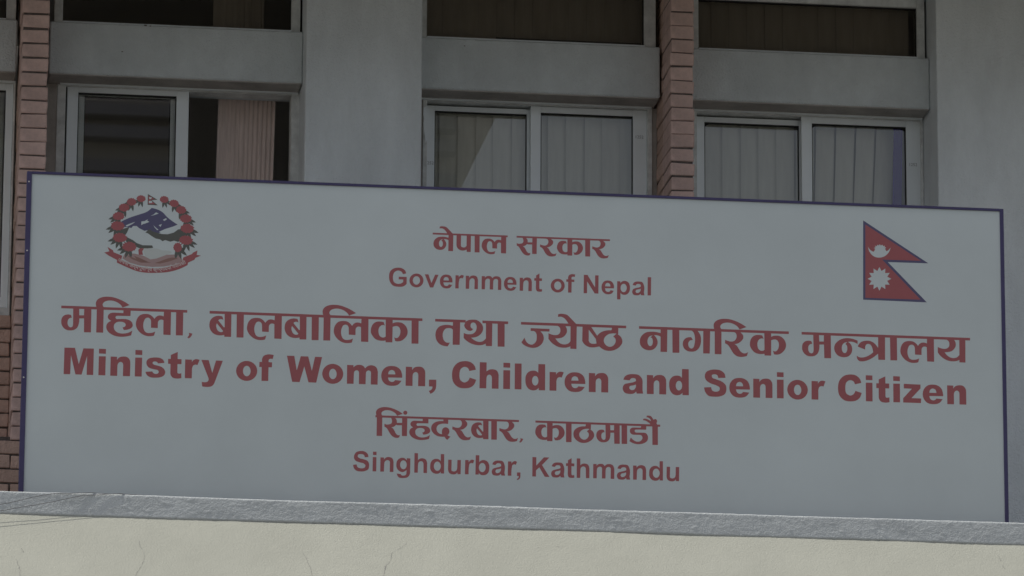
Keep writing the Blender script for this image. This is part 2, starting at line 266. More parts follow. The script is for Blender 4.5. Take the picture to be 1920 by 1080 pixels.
'ma': (['49.5,-5.2 75.2,-4.3 76,-39.6 96,-39.3 96.8,-3.6 127.1,-2.6 127.5,-112.8 97.5,-113.2 96.7,-52.7 76.8,-53.6 76.4,-65.9s 74.2,-80s 68.9,-93.2s 57.6,-103.3s 40.9,-107.5s 21.9,-104.9s 8,-94.1s 0.9,-79.3s 0,-66.3s 2.8,-53.3s 11,-43.3s 22.4,-38.6s 32.9,-37.8s 41.4,-40.1 45.2,-51.8 37.5,-52.7s 30.3,-58.8s 27,-69.7s 28.5,-82.7s 34.2,-91.5s 41,-93.7s 47.8,-90.7s 50.1,-81.9s 50.5,-69'], []),
'imatra': (['4.4,-9.4 4.3,-5 0.3,6.7s 0,18.6s 5.6,30.7s 18,39.8s 34.8,45s 49.5,46.3s 70.6,44.9s 98.1,37.1s 123.7,25.4s 144,12.7 113.7,0.8 107.2,10.4s 94.3,20.8s 77.3,27.8s 60.4,29.8s 43.6,26.6s 32.8,19.7s 28.8,9.9s 31.1,3.4s 35.8,-1.8 34,-13.8 33.7,-112.2 4.1,-112.5'], []),
'ha': (['71,-5.5 102.1,-4.5 101.5,-35.3 46.4,-36.2 40.1,-38s 37.7,-43.5s 41.4,-49.8s 53,-49.9s 71.9,-48.8s 88.8,-50.4s 103.7,-57.5s 110.9,-68.1s 111.6,-79.9s 104.4,-88.8s 91.9,-94.7s 74,-97.4 68.9,-85.7 76.9,-83.7s 81.6,-77.7s 80.8,-70.1s 72.2,-63.5s 57.5,-61.6s 42.8,-64.9s 33.5,-73.9s 31.5,-86.9s 36.2,-99.8s 48,-109.1s 64.9,-112.9s 81.7,-111.6s 98.4,-106.3s 111.1,-98.3 106.1,-119.7 86.2,-125.1s 65.2,-127.5s 46.3,-126.4s 25.1,-119.6s 8,-107.2s 0.3,-93.4s 0,-79.3s 6.1,-67.9s 20.6,-59.2 9.9,-53s 5.1,-44.6s 7.4,-33.7s 14.6,-26.5s 25,-23.3s 35.6,-22.8 70.9,-23.3'], []),
'la': (['118.7,-5.1 148.9,-4.1 148.7,-112.4 117.7,-111.9 116.9,-48.5 111.1,-46.5s 102.7,-46.8s 95.9,-52.5s 93.5,-61.2 93.5,-83.9 64.6,-83.2 64.1,-57.8 62.7,-49.2s 57.3,-41.8s 49.8,-39.5s 40.8,-43s 34.3,-54.5s 31.1,-71.9s 33.6,-89.2s 40.6,-101.9s 51.2,-106.5s 61.8,-106.2s 72.2,-104.1s 83.1,-99 78.2,-117.3 66.3,-120.1s 51.5,-120.6s 36.7,-117.2s 19.6,-106.9s 6.7,-92.2s 0,-75.1s 0.7,-57.8s 6.7,-41.4s 18,-29.1s 32.6,-24.2s 43.2,-23.5s 55.9,-25.2s 68.7,-32.8s 78.4,-43.9 84.5,-35.5s 95,-29.1s 106.5,-28.3s 117.6,-31.6'], []),
'aa': (['0,-6.6 30.6,-5.6 30.6,-112.2 0.6,-112.7'], []),
'dcomma': (['5.5,-99.4 21.8,-102.6 17.8,-112.5s 11.6,-120.4s 5.4,-124.3 0,-120.2 6.2,-111.9s 7.7,-105.4s'], []),
'ba': (['64.2,-4.8 93.4,-3.7 93.6,-111.1 64.4,-111.7 64.3,-103.5 56.5,-105.3s 45.9,-106.3s 31.1,-104.7s 16.2,-97.7s 5.4,-85s 0.2,-70s 0,-57s 3.5,-41.7s 12.8,-29.9s 25.4,-22.9s 38,-20.3s 55,-22.5 59.5,-37.5 51,-34.6s 42.6,-36s 37.4,-40.5 61.8,-70 65.4,-69.9'], ['31.7,-53.7 59.3,-86.8 56.2,-90.1s 47.8,-91.5s 37.1,-86.1s 31,-75.4s 29.1,-62.5s']),
'ta': (['75.1,-3.5 106.5,-2.4 104.7,-110.9 74.4,-111.5 74.7,-45 68.3,-40.2s 55.4,-38.6s 43.7,-41.6s 35.2,-51.7s 31,-67.1s 32.2,-82.4s 37.7,-95.2s 46.3,-101.9s 62.3,-102.7 52.8,-119.4 36.8,-118.1s 17.5,-110.1s 5.6,-96.3s 0.1,-79.1s 0,-61.6s 5.2,-46.2s 16.9,-32.7s 31.8,-26.8s 48.9,-24.5s 61.7,-25.3s 74.6,-28'], []),
'tha': (['10.6,-5.5 21.3,-0.1s 38.4,2.6s 55.6,1.5s 70.6,-7.2s 81.4,-21s 84.3,-35.1s 80.5,-50.5s 68.9,-65.1s 53.9,-73.7s 32.5,-77.6 41.1,-84.5s 54,-91.7s 70.1,-94.9s 84,-90.8s 96.8,-78.3 96.3,-4.1 124.2,-3.2 123.1,-111.7 96.6,-111.7 95.9,-101.3 84.1,-107.1s 67,-109.8s 47.7,-107.9s 26.3,-100.3s 9.1,-88.9s 0,-79.4 0.3,-57.6 11,-61.6s 26,-62.6s 38.8,-60.2s 50.5,-50.4s 55.8,-36.1s 54.6,-20.8s 48.2,-11.9s 41.7,-9.9s 33.2,-13.9s 29.6,-22.8s 32.2,-33.6s 40.8,-38.8 35.5,-45.5s 28,-47.9s 15.2,-44s 5.5,-34.5s 2.2,-24.8s 5.3,-14.8s'], []),
'ka': (['63.4,-4.4 93.5,-3.3 93.7,-26.7 102.6,-22.6s 117.6,-20.6s 132.5,-22.6s 145.4,-30.9s 155.2,-44.7s 158.9,-59.8s 155.5,-77.4s 146,-90.8s 133.3,-101s 118.4,-105.2s 105.6,-104.2 100.7,-87.6 106.5,-90.4s 114,-90.2s 122.4,-81.8s 127,-67.5s 126.9,-54.4s 122.1,-43.7s 113.5,-38.1s 103.9,-38.5s 93.7,-42.1 92.9,-110.5 63.7,-110.7 63.6,-103.1 50.2,-105.1s 37.4,-104.4s 20.3,-98.5s 7.3,-84.8s 0.1,-69.9s 0,-56.8s 3.7,-41.5s 12.1,-29.2s 23.7,-22.2s 38.6,-20.2s 54.6,-21.8 60.6,-37.7 53.7,-35.3s 44.8,-37.4s 37.8,-43.5s 33,-55.6s 33.2,-68.7s 38.2,-83.7s 47.9,-89.9s 56.4,-90s 63.8,-86.1'], []),
'ja': (['40.1,-25.9 122.6,-26.6 121.8,-38 82.5,-38.7 92.2,-49.9s 97.2,-65.1s 96.6,-76s 90.2,-91.5s 79.5,-102.8s 66.6,-110.2s 51.6,-112.9s 34.4,-111.3s 19.4,-105.9s 7.5,-98.6s 0,-90.1 13.4,-69 18.2,-80.8s 25.8,-91.5s 36.5,-97.7s 47.3,-98.4s 56.9,-92.6s 64.4,-81.4s 66.5,-66.1s 65.3,-50.8s 59.9,-41.8s 52.4,-38.2 39.7,-38.6'], []),
'ya': (['35.8,-4.1 35.8,-11.1 43.3,-13.7s 49.8,-20.1s 52,-30.9s 49.5,-43s 41.3,-50.5s 28.4,-52.9s 15.5,-51.2s 0,-45.8 0.1,-70.9 11.3,-84.7s 26.4,-96.7s 45.8,-105.4s 69.4,-107.5s 82.3,-105.7s 95.6,-100.1 95.2,-110.8 122.1,-111.2 123.4,-3.4 96.1,-4.3 95.8,-77.6 86.6,-87.7s 71.5,-92.6s 56.5,-90.9s 41.4,-81.6s 30.2,-67.7 45.6,-66.6s 60.7,-62.3s 73.6,-51s 80.4,-36.5s 80,-24.5s 74.5,-12.7 74.5,-5'], []),
'ematra': (['1,39.9 11.8,42.4s 25.8,41.8s 38.7,39s 49.5,30.6 79.7,-0.2 79.7,-5.6 47.4,-6.7 45.3,0.9 36.6,13.7s 25.8,24.3s 15.1,29s 0,27.8'], []),
'ssa': (['1.2,-2.5 39.3,-1.2 40.4,-13.2 64.1,-47.4 77.1,-63.4 75,-95.9 59.9,-99.9s 43.7,-101.9s 25.4,-99s 10.4,-89.7s 0,-74.7'], ['28.6,-23.9 59.4,-64 62.5,-83.6 53.4,-85.4s 42.6,-85.3s 33.4,-81.3s 28.2,-72.7']),
'ttha': (['67.4,-4.7 95.5,-3.8 94.4,-38.2 92.3,-40 105.2,-49.4s 112.1,-64.5s 111.7,-77.7s 103,-92.2s 88,-104.7s 70.7,-112.3s 55.6,-114.5s 36.2,-111.9s 19,-102.6s 7.1,-91s 0.7,-77s 0,-61.7s 4.9,-46.2s 16.8,-34.9s 34,-26.7s 51.3,-23.2s 64.2,-22.8 66.8,-17.9'], ['87.5,-36.5 70.7,-36.4s 53.4,-40.2s 40.5,-49.4s 32.3,-62.8s 31.9,-73.8s 38.4,-86.7s 49.2,-94.6s 57.8,-96.3s 70.7,-92.2s 80.4,-80.9s 83.6,-68.8s 81.5,-59s 72.4,-50.1']),
'na': (['91.3,-4.3 120.9,-3.2 119.2,-110.6 90.4,-110.5 91.2,-43.7 83.6,-39.6s 75,-37.7s 62.5,-37.5 72.8,-49.9s 77.8,-62.8s 77.5,-76s 70.6,-90.5s 57.6,-101.9s 42.5,-105.7s 29.5,-104.4s 14.4,-97.9s 3.7,-85.2s 0,-67.8s 2.6,-52.4s 13.4,-36.7s 29.6,-26.2s 46.9,-23s 59.9,-22.5s 75,-23.9s 91.2,-27.7'], ['56.6,-39.1 44.7,-42.5s 36.1,-53.4s 33.5,-66.6s 36.5,-79.6s 42.5,-86.4s 49,-86.2s 54.4,-80.1s 57.2,-67.9s 55.9,-57s 52.3,-50.2s 46.5,-48.2']),
'ga': (['38.1,-2.7 38.1,-11 46.7,-18.8s 52.1,-35.1s 53.5,-52.6s 50.9,-72.4s 46.5,-85.7s 38.9,-91.5s 29.2,-87.4s 23.8,-75.6s 24.9,-64.6s 31.4,-56s 44.4,-53.3 36.9,-41.1 22.8,-42.1s 8.7,-49.8s 0.7,-63.2s 0,-76.4s 5.4,-91.6s 18.3,-102s 37.8,-105.3s 55.1,-101.8s 68.1,-91.5s 76.8,-73.7s 80.2,-51.6s 77,-29.8s 65.8,-12.7 65.8,-1.7', '90.1,-3 120.4,-1.9 117.8,-110.6 89,-111.1'], []),
'ra': (['37.8,-2.6 37.8,-11.4 46.4,-15s 51.4,-26.3s 50.2,-37.3s 41.9,-49.7s 28.9,-54.1s 15.9,-52.4s 0.7,-47.4 0,-63.2 9.3,-67.3s 17.9,-75.8s 28.7,-94s 39.5,-109s 52.4,-118s 69.7,-121.1s 82.8,-119.5s 95.8,-115.8 101.8,-98 91.5,-103.4s 80.7,-104.2s 69.9,-98s 59.1,-83.1s 50.5,-70.2s 41.8,-65 59.2,-60s 72.3,-49.7s 80,-38.4s 80,-25.3s 69.2,-12.9 69.3,-1.5'], []),
'nahalf': (['104,-30.1 92,-25.5s 74.6,-21.3s 57.1,-20.5s 37.5,-23.9s 17.7,-34.5s 4.5,-49.3s 0,-64.9s 3.1,-82.4s 14.9,-98.4s 32.3,-105.5s 47.6,-106s 62.9,-101s 75,-88.4s 79.5,-70.7s 77.5,-55.4s 70,-43.5s 61.3,-37.3 74.4,-35.7s 89.7,-38.4s 103.8,-45.6'], ['58,-38.5 46,-41.6s 36.1,-52.5s 33.8,-65.8s 36.9,-81.1s 43.4,-87s 49.9,-86.8s 56.6,-76s 57.8,-62.7s 55.7,-52.9s 49.2,-47']),
'tra': (['95.3,-4.6 126,-3.4 124.7,-111.8 95.2,-112.1 94,-85.1 79,-97.7s 59.2,-110.6s 39.5,-119s 24.2,-121.8s 10,-120.1s 2.5,-112.7s 0,-97.4 11.3,-103.6s 26.5,-104.1s 44.1,-99s 72.6,-80.4 70.6,-67.2s 66.4,-54.2s 59.9,-45.6s 51.2,-42.7s 42,-46.8s 37.5,-56.4s 37.4,-68.9 4.8,-56.5 9.7,-45.3s 20.7,-35s 36.1,-29.8s 49.2,-28.4s 64.5,-31.1s 77.5,-38.4s 94.7,-59.7'], []),
'sa': (['33.5,-2.1 33.6,-9.4 39,-19.5s 40.5,-31.6s 36.6,-42.5s 23.4,-47.7s 10.1,-48.7s 0,-44.9 0.2,-61.1 10.3,-66.2s 18.4,-76.8s 29.2,-95.3s 42.6,-111.1s 56,-118.8s 69.3,-120.3s 79.8,-117.3 84.5,-103.1 74.4,-105.3s 65.1,-99.6s 55.6,-83.7s 47.5,-70.5s 36.8,-63.3 50.1,-59.6s 63.8,-48.4 68.6,-51 93.8,-50.2 94.4,-109 121.7,-108.7 123.1,-0.7 95.2,-1.6 95,-37.2 67.1,-37.5 65.1,-21.4s 57.5,-10.8 57.4,-1.4'], []),
'bindu': (['22.3,19.3s 21.5,15s 19.1,11.3s 15.5,8.8s 11.3,7.9s 7,8.6s 3.3,10.9s 0.9,14.4s 0,18.6s 0.8,22.9s 3.2,26.5s 6.8,29s 11.1,30s 15.3,29.3s 19,27s 21.4,23.5s'], []),
'da': (['66.6,-0.2 92.7,0.6 91.4,-34.6 72.2,-33.8s 53.6,-35.7s 37.6,-43s 29.3,-58.1s 31.3,-74.2s 40.7,-86.1s 59.3,-92.3 57.9,-78.8s 63.1,-61.1s 77.7,-53.1s 92.3,-58.9s 98.6,-73.5s 95.2,-88.5s 88.1,-95.5 95.3,-100.6s 104.7,-103.1 87.5,-121.9 79.5,-116s 72.7,-105.4 54.1,-105.9s 38.1,-103.7s 16.8,-92.2s 3.3,-75.1s 0,-59s 5.7,-41.8s 21.6,-27.8s 42.8,-20.9s 65.4,-19.7'], []),
'dda': (['64.5,-3.2 92.8,-2.2 91.4,-30.2 36.3,-31.4 30.1,-33.8s 29.6,-42.5s 35.7,-47.7 76.6,-47.1 90,-49.8s 99.4,-61.7s 101.6,-75.2s 96.7,-91.6s 81.9,-103.6s 63.1,-109.9s 44.3,-111.7s 22.8,-107.9s 0,-96.5 7.5,-75.4 20.1,-87.6s 36.3,-96.6s 52.4,-96.8s 65.8,-88.7s 71.2,-76.3s 67.2,-64.8s 57.8,-60 22.8,-60.4 9.4,-55.5s 2.7,-43.5s 4.1,-30.4s 13.5,-22.5s 25.6,-20.2 62.6,-20.2'], []),
'aumatra': (['18.8,46.7 31.8,48s 42.5,44.9s 50.6,35.7s 56.5,26.4 69.4,29.6s 76.7,20.3s 72.6,7.9 76.1,1.3 80.1,-2.6 39.8,-4.1 37.1,3.9 26.3,11.7s 15.6,18.1s 0.8,21.1 0,28.4 11.6,30.7s 26.4,26.6s 43.8,17.2 39.8,27.1s 31.8,35s 19.6,38.6'], []),
'pa': (['0.1,-2.8 27.8,-1.9 27,-68.9 29.2,-79.6s 41.3,-84.5s 53.3,-82.8s 61.6,-73.9 62.3,-1.6 87.9,-0.8 87.1,-111.5 62.5,-111.7 61.8,-97 47.4,-103.6s 35.4,-104.6s 17.3,-99.4s 3.7,-85.1s 0,-69.8'], []),
}
LINE_Z = {'gov': -447.6, 'min': -884.5, 'sin': -1263.2, 'd2': -585.9, 'd3': -1018.3, 'd1': -204.1}
LINE_S = {'gov': 1, 'sin': 1.07, 'min': 1, 'd2': 1, 'd3': 0.8, 'd1': 0.715}
WORDS = [
('d1', [('na', 1754.8), ('ematra', 1781.0), ('pa', 1854.8), ('aa', 1933.7), ('la', 1964.9)], [(1751.2, 2077.7)]),
('d1', [('sa', 2117.4), ('ra', 2218.8), ('ka', 2293.4), ('aa', 2416.4), ('ra', 2447.3)], [(2116.5, 2525.1)]),
('gov', [('G', 1563.7), ('o', 1652.1), ('v', 1718.5), ('e', 1784.2), ('r', 1850.9), ('n', 1896.4), ('m', 1965.4), ('e', 2062.7), ('n', 2131.0), ('t', 2194.5)], []),
('gov', [('o', 2266.7), ('f', 2334.1)], []),
('gov', [('N', 2410.2), ('e', 2488.5), ('p', 2556.1), ('a', 2622.5), ('l', 2689.9)], []),
('d2', [('ma', 161.6), ('imatra', 307.2), ('ha', 354.2), ('la', 479.8), ('aa', 650.3), ('dcomma', 700.0)], [(160.2, 697.8)]),
('d2', [('ba', 793.7), ('aa', 909.9), ('la', 955.0), ('ba', 1116.4), ('aa', 1232.3), ('imatra', 1279.1), ('la', 1328.1), ('ka', 1487.8), ('aa', 1663.0)], [(793.4, 1709.9)]),
('d2', [('ta', 1767.3), ('tha', 1888.9), ('aa', 2036.0)], [(1765.1, 1897.4), (1970.2, 2081.8)]),
('d2', [('ja', 2139.7), ('ya', 2257.2), ('ematra', 2298.3), ('ssa', 2404.4), ('ttha', 2466.9)], [(2137.6, 2596.3)]),
('d2', [('na', 2655.6), ('aa', 2798.2), ('ga', 2844.0), ('imatra', 2979.7), ('ra', 3029.0), ('ka', 3138.6)], [(2652.4, 3310.2)]),
('d2', [('ma', 3368.0), ('nahalf', 3509.6), ('tra', 3609.2), ('aa', 3756.9), ('la', 3802.5), ('ya', 3968.0)], [(3366.4, 4112.4)]),
('min', [('bM', 177.3), ('bi', 324.8), ('bn', 375.0), ('bi', 479.6), ('bs', 525.0), ('bt', 620.1), ('br', 692.9), ('by', 762.0)], []),
('min', [('bo', 911.4), ('bf', 1010.0)], []),
('min', [('bW', 1127.8), ('bo', 1280.6), ('bm', 1387.1), ('be', 1534.5), ('bn', 1639.8), ('bcomma', 1740.1)], []),
('min', [('bC', 1839.8), ('bh', 1959.0), ('bi', 2061.6), ('bl', 2111.5), ('bd', 2157.6), ('br', 2262.5), ('be', 2327.8), ('bn', 2433.4)], []),
('min', [('blacka', 2580.9), ('bn', 2686.3), ('bd', 2783.8)], []),
('min', [('bS', 2936.6), ('be', 3046.9), ('bn', 3151.8), ('bi', 3255.8), ('bo', 3301.3), ('br', 3408.0)], []),
('min', [('bC', 3524.6), ('bi', 3647.2), ('bt', 3693.5), ('bi', 3768.4), ('bz', 3811.9), ('be', 3898.7), ('bn', 4006.8)], []),
('d3', [('imatra', 1513.9), ('sa', 1550.4), ('bindu', 1630.8), ('ha', 1658.2), ('da', 1751.6), ('ra', 1842.9), ('ba', 1924.3), ('aa', 2010.9), ('ra', 2045.9), ('dcomma', 2131.8)], [(1511.4, 2130.8)]),
('d3', [('ka', 2201.7), ('aa', 2334.4), ('ttha', 2367.0), ('ma', 2466.3), ('aa', 2575.8), ('dda', 2610.1), ('aumatra', 2669.7), ('aa', 2709.7)], [(2202.0, 2744.2)]),
('sin', [('S', 1418.0), ('i', 1501.6), ('n', 1534.7), ('g', 1603.5), ('h', 1680.6), ('d', 1749.0), ('u', 1825.6), ('r', 1898.5), ('b', 1943.8), ('a', 2014.1), ('r', 2083.2), ('comma', 2122.2)], []),
('sin', [('K', 2189.3), ('a', 2270.8), ('t', 2334.9), ('h', 2381.5), ('m', 2452.8), ('a', 2555.8), ('n', 2626.1), ('d', 2696.0), ('u', 2771.4)], []),
]
PRINT = [
('blue', 1, '406.5,-207.3 424.7,-197s 446.7,-186.6s 483.5,-172.5s 516.5,-159s 536.5,-141.4 557,-145.9s 579.5,-155.8s 606,-181.5s 649.2,-211.2 621.6,-223.8 592.3,-240.9 574,-250.4 555.5,-253.1 536.9,-246.1 518.2,-241.1 507.2,-244.2 484.7,-232.9 473.4,-223.8 458.6,-224.3 451.4,-233.4 421.7,-229.6 410.4,-220.5'),
('white', 3, '419.8,-225.9 439.9,-215.5 475.9,-201.1 458.4,-215.6 427.3,-232.1'),
('white', 3, '487.8,-202.2 506.2,-199.6 525.3,-187.7 521,-196.3 534.9,-203 510.2,-213.6 499.2,-217 487.5,-224'),
('white', 3, '527.3,-177.7 542.7,-171.4 557.3,-157.4 573,-163.7 557.5,-169.7 539.1,-176.5'),
('white', 3, '582.1,-192.8 600.4,-181.8 605.4,-189.2 590.7,-199'),
('white', 3, '541.7,-213.5 555,-226.3 571.9,-240.2 563.4,-242.1 548.3,-225.8'),
('white', 3, '565.1,-216.4 583.5,-209.2 576.5,-226.3'),
('white', 3, '570.2,-245.6 595.9,-232.4 632.7,-219.5 665.8,-206.7 656.9,-225.5 647.6,-222.8 640.4,-234.5 632.9,-231 629.5,-246.4 603.7,-254.3 585.2,-253.8'),
('dark', 2, '511,-251 529.2,-235 540.5,-244.1 559.1,-249.1 581.5,-255.1 607.5,-255.6 633.2,-247 651.5,-232.2 664.4,-229.8 673.9,-238.9 688.9,-247.9 674.5,-271.4 652.6,-287.5 635.8,-282.4 619.2,-287.7 596.8,-281.3 585.9,-287 574.6,-279.1 556,-276 537.3,-265.2 522.2,-254.4'),
('dark', 2, '388.8,-244.2 410.9,-239.6 442.1,-230.7 433.4,-254 426.2,-265.7 404.1,-266.5 389.1,-259.5'),
('dark', 2, '422.5,-265.8 437.6,-276.7 460,-287.3 475,-298.9 501.1,-307.8 541.8,-307 546.5,-317.5 523.6,-321.1 486.6,-321.4 468,-313.7 449.3,-306 430.6,-296'),
('grey', 2, '501.5,-323.8 531,-319.7 560.6,-320.1 582.9,-326.4 620,-328.8 627.6,-336.2 598.2,-348.7 561.5,-364.2 535.7,-369 513.3,-357.7'),
('red', 3, '483.1,-328.4 490.3,-321.2 507,-321.7 499.9,-335.3 503.9,-350.4 485.4,-350.4'),
('rose', 1, '415.6,-369 426.1,-345.8 468.7,-346.1 505.8,-354.2 535.7,-368.3 590.8,-347.1 635.1,-343.5 662.9,-344.4 674.6,-371.4 636,-389.2 591.8,-398.5 543.8,-402.2 488.2,-397.5 447.4,-386.9'),
('brown', 3, '431.8,-353.2 469.1,-367 510,-376.9 539.7,-383.4 495.4,-385 458.1,-371.2'),
('brown', 3, '465.2,-355.7 495,-366 532.3,-382.9 510.1,-382.6 476.6,-370.5'),
('brown', 3, '554.5,-384.7 591.2,-370 635.4,-356.9 654,-360 617.2,-374.7 576.7,-385.8'),
('brown', 3, '580.2,-374.2 609.6,-361.7 635.4,-355 606,-369.4'),
('red', 2, '337.5,-346.1 359.5,-339.9 350.6,-320.8 374.2,-334.4 378.1,-343.8 415.3,-357.6 410.2,-376.8 451.2,-394.3s 499.5,-405.1s 543.9,-407.2s 591.9,-403.5s 636.1,-391.1s 672.7,-370.7 676.1,-355.3 712.9,-338.7 716.5,-332.8 736.7,-321.7 733.3,-341.7 751.9,-344.1 728,-355.3 724.5,-363 696.9,-377.4 695.3,-388.2 658.6,-407.4s 618.2,-420.4s 562.8,-427.4s 525.9,-428.8s 481.4,-423.6s 440.5,-409.2s 392,-388.2 393.6,-377.5 358.1,-359.8'),
('dark', 2, '518.6,-80.4 560.6,-104.4 535.8,-107.3 562.2,-128.9 518.8,-128.3'),
('red', 3, '521.3,-86.8 550.6,-102.9 528.4,-104.9 552.9,-125 521.7,-125.1'),
('white', 4, '523.3,-94.4 535.6,-93.9 533.9,-101.7 526.5,-103.1'),
('white', 4, '523.7,-110.9 537,-110.4 537.9,-119.1 523.9,-121.2'),
('blue', 1, '3643.8,-75.5 3931.9,-258.1 3751.3,-259.2 3922.5,-433.7 3639.9,-432'),
('red', 2, '3653.4,-93.7 3899,-247.9 3726.1,-248.8 3895.2,-422.6 3649.8,-423.2'),
('white', 3, '3663.6,-192.9 3674.6,-208.1s 3688.6,-214.7s 3695.8,-200.2 3688.8,-199 3698.7,-193.7 3694.5,-187.4 3703.6,-189.9 3705.8,-182.8 3712.1,-186.8 3716.4,-180.2 3721.2,-186.4 3728.3,-181.9 3731,-188.9 3739.5,-185.7 3737.3,-192.9 3745,-194.1 3739.3,-200 3746.2,-211.1 3754.7,-205.1s 3764.7,-193.3 3756,-215s 3738.9,-232.7s 3714.3,-240.7s 3689.8,-236s 3672.4,-218.9s'),
('white', 3, '3765.8,-333.9 3747.6,-343.9 3758.4,-360.7 3738.2,-360.5 3738.9,-380.9 3722,-370.4 3712.6,-389 3703.5,-371.1 3686.3,-382.9 3687.6,-362.4 3667.3,-364.1 3678.5,-346.5 3660.6,-337.8 3678.7,-327.8 3667.9,-311 3688.2,-311.2 3687.4,-290.7 3704.3,-301.2 3713.8,-282.6 3722.8,-300.5 3740,-288.8 3738.8,-309.3 3759.1,-307.5 3747.9,-325.2'),
]
FLOWERS = [(490.1, -102.6, 17.8, 15.3), (449.7, -118.8, 19.3, 16.8), (418.0, -144.9, 21.1, 17.6), (394.8, -183.7, 23.7, 18.3), (392.1, -226.9, 27.7, 20.6), (402.5, -278.1, 28.4, 20.6), (444.0, -316.5, 28.5, 21.3), (589.5, -102.5, 17.8, 15.3), (631.8, -118.1, 19.3, 16.1), (662.8, -145.6, 20.8, 17.6), (683.9, -183.1, 23.7, 18.4), (690.3, -226.8, 27.4, 20.6), (685.8, -278.6, 27.4, 20.6), (651.2, -312.4, 17.0, 21.4)]

# ================================================================== SETTING
gm = bpy.data.meshes.new('ground'); gm.from_pydata([(-200, -200, 0), (200, -200, 0), (200, 200, 0), (-200, 200, 0)], [], [(0, 1, 2, 3)])
g = link('ground', gm, M['ground']); g['kind'] = 'structure'

# ================================================================== BUILDING
PF, GF, BF, WF = 1.50, 1.59, 1.74, 1.91
bld = thing('office_building', 'grey plastered office building with brick pilasters and sliding windows behind the white sign', 'building', (2.2, 2.0, 0))
for x0, x1 in ((1.339, 1.882), (4.328, 5.30)):
    o = box('pillar', x0, x1, GF, 2.10, 0, 8.985, M['wall'], bld, 0.004)
# lintel beams between the pillars and pilasters
for x0, x1 in ((-1.6, 0.005), (0.155, 1.338), (1.883, 3.030), (3.160, 4.327)):
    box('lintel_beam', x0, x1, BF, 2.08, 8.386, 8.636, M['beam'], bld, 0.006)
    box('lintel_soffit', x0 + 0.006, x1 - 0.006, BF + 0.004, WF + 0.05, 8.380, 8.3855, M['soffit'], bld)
    box('upper_beam', x0, x1, BF, 2.08, 8.94, 8.985, M['wall'], bld)
    box('spandrel_wall', x0, x1, 1.97, 2.08, 0.0, 7.25, M['wall'], bld)
# projecting slab and wall above; unseen high slab added to shade the sign
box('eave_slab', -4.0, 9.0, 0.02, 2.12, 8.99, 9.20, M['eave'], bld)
box('upper_wall', -4.0, 9.0, 1.62, 2.12, 9.202, 12.6, M['wall'], bld)
box('sign_shade_slab', -12.0, 12.0, -0.50, 2.6, 12.61, 12.8, M['wall'], bld)
box('side_wall', -4.0, -1.61, 1.9, 2.1, 0, 8.985, M['wall'], bld)
box('side_wall', 5.31, 9.0, 1.9, 2.1, 0, 8.985, M['wall'], bld)
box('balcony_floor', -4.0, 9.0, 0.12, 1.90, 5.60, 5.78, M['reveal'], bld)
# dim room behind the windows
rm = boxes('room_shell', [(-4.0, 9.0, 3.8, 3.9, 5.8, 9.15), (-4.0, 9.0, 2.13, 3.79, 9.10, 9.15), (-4.0, 9.0, 2.13, 3.79, 5.8, 5.9),
                          (-4.1, -4.0, 2.1, 5.7, 5.8, 9.15), (9.0, 9.1, 2.1, 5.7, 5.8, 9.15)], M['room'], bld)

for x, z, r in ((0.494, 8.502, .004), (0.60, 8.634, .006), (0.622, 8.632, .004), (2.10, 8.60, .003)):
    boxes('nail_hole', [(x - r, x + r, BF - 0.0012, BF + 0.01, z - r * .5, z + r * .5)], M['mortar'], bld)
# brick pilasters: one object per course brick
def brick_mesh(name, w, d, h):
    bm = bmesh.new(); bmesh.ops.create_cube(bm, size=1.0)
    for v in bm.verts:
        v.co = Vector((v.co.x * w, v.co.y * d, v.co.z * h)) + Vector([random.uniform(-.0024, .0024) for _ in range(3)])
    bmesh.ops.bevel(bm, geom=list(bm.edges), offset=0.0035, segments=1, affect='EDGES')
    me = bpy.data.meshes.new(name); bm.to_mesh(me); bm.free(); return me
def put_brick(me, m, parent, x, y, z, rz=0.0, ry=0.0):
    o = bpy.data.objects.new('brick', me); COL.objects.link(o)
    if not me.materials: me.materials.append(m)
    o.parent = parent; o.location = Vector((x, y, z)) - off(parent); o.rotation_euler = (0, ry, rz)
    return o
def pilaster(xa, xb, zs, wide):
    p = boxes('brick_pilaster', [(xa + 0.006, xb - 0.006, PF + 0.0065, 2.09, zs[-1], zs[0])], M['mortar'], bld)
    ms = [brick_mesh('brick_header', xb - xa + random.uniform(-.004, .003), 0.232, 0.0605 + random.uniform(-.003, .002)) for _ in range(12)]
    mb = [brick_mesh('brick_back', xb - xa, 0.225, 0.0605) for _ in range(5)]
    for i in range(len(zs) - 1):
        z = (zs[i] + zs[i + 1]) / 2; k = i % 2
        dx = random.uniform(-.0022, .0022)
        put_brick(random.choice(ms), M['brick'], p, (xa + xb) / 2 + dx, PF + 0.116 + random.uniform(-.002, .002), z + random.uniform(-.001, .001), random.uniform(-.008, .008), random.uniform(-.007, .007))
        put_brick(random.choice(mb), M['brick_low'], p, (xa + xb) / 2 + dx, PF + 0.352, z, random.uniform(-.006, .006))
    return p
z1 = [8.932, 8.866, 8.800, 8.735, 8.667, 8.600, 8.524, 8.456, 8.388, 8.318, 8.249, 8.183, 8.120, 8.054, 7.988, 7.923, 7.857]
while z1[-1] > 6.62: z1.append(z1[-1] - 0.0668)
z2 = [8.945, 8.878, 8.810, 8.741, 8.672, 8.609, 8.540, 8.475, 8.408, 8.343, 8.276, 8.211, 8.146, 8.083, 8.011, 7.944, 7.876]
while z2[-1] > 6.62: z2.append(z2[-1] - 0.0668)
pilaster(0.018, 0.142, z1, 0)
pilaster(3.041, 3.151, z2, 1)
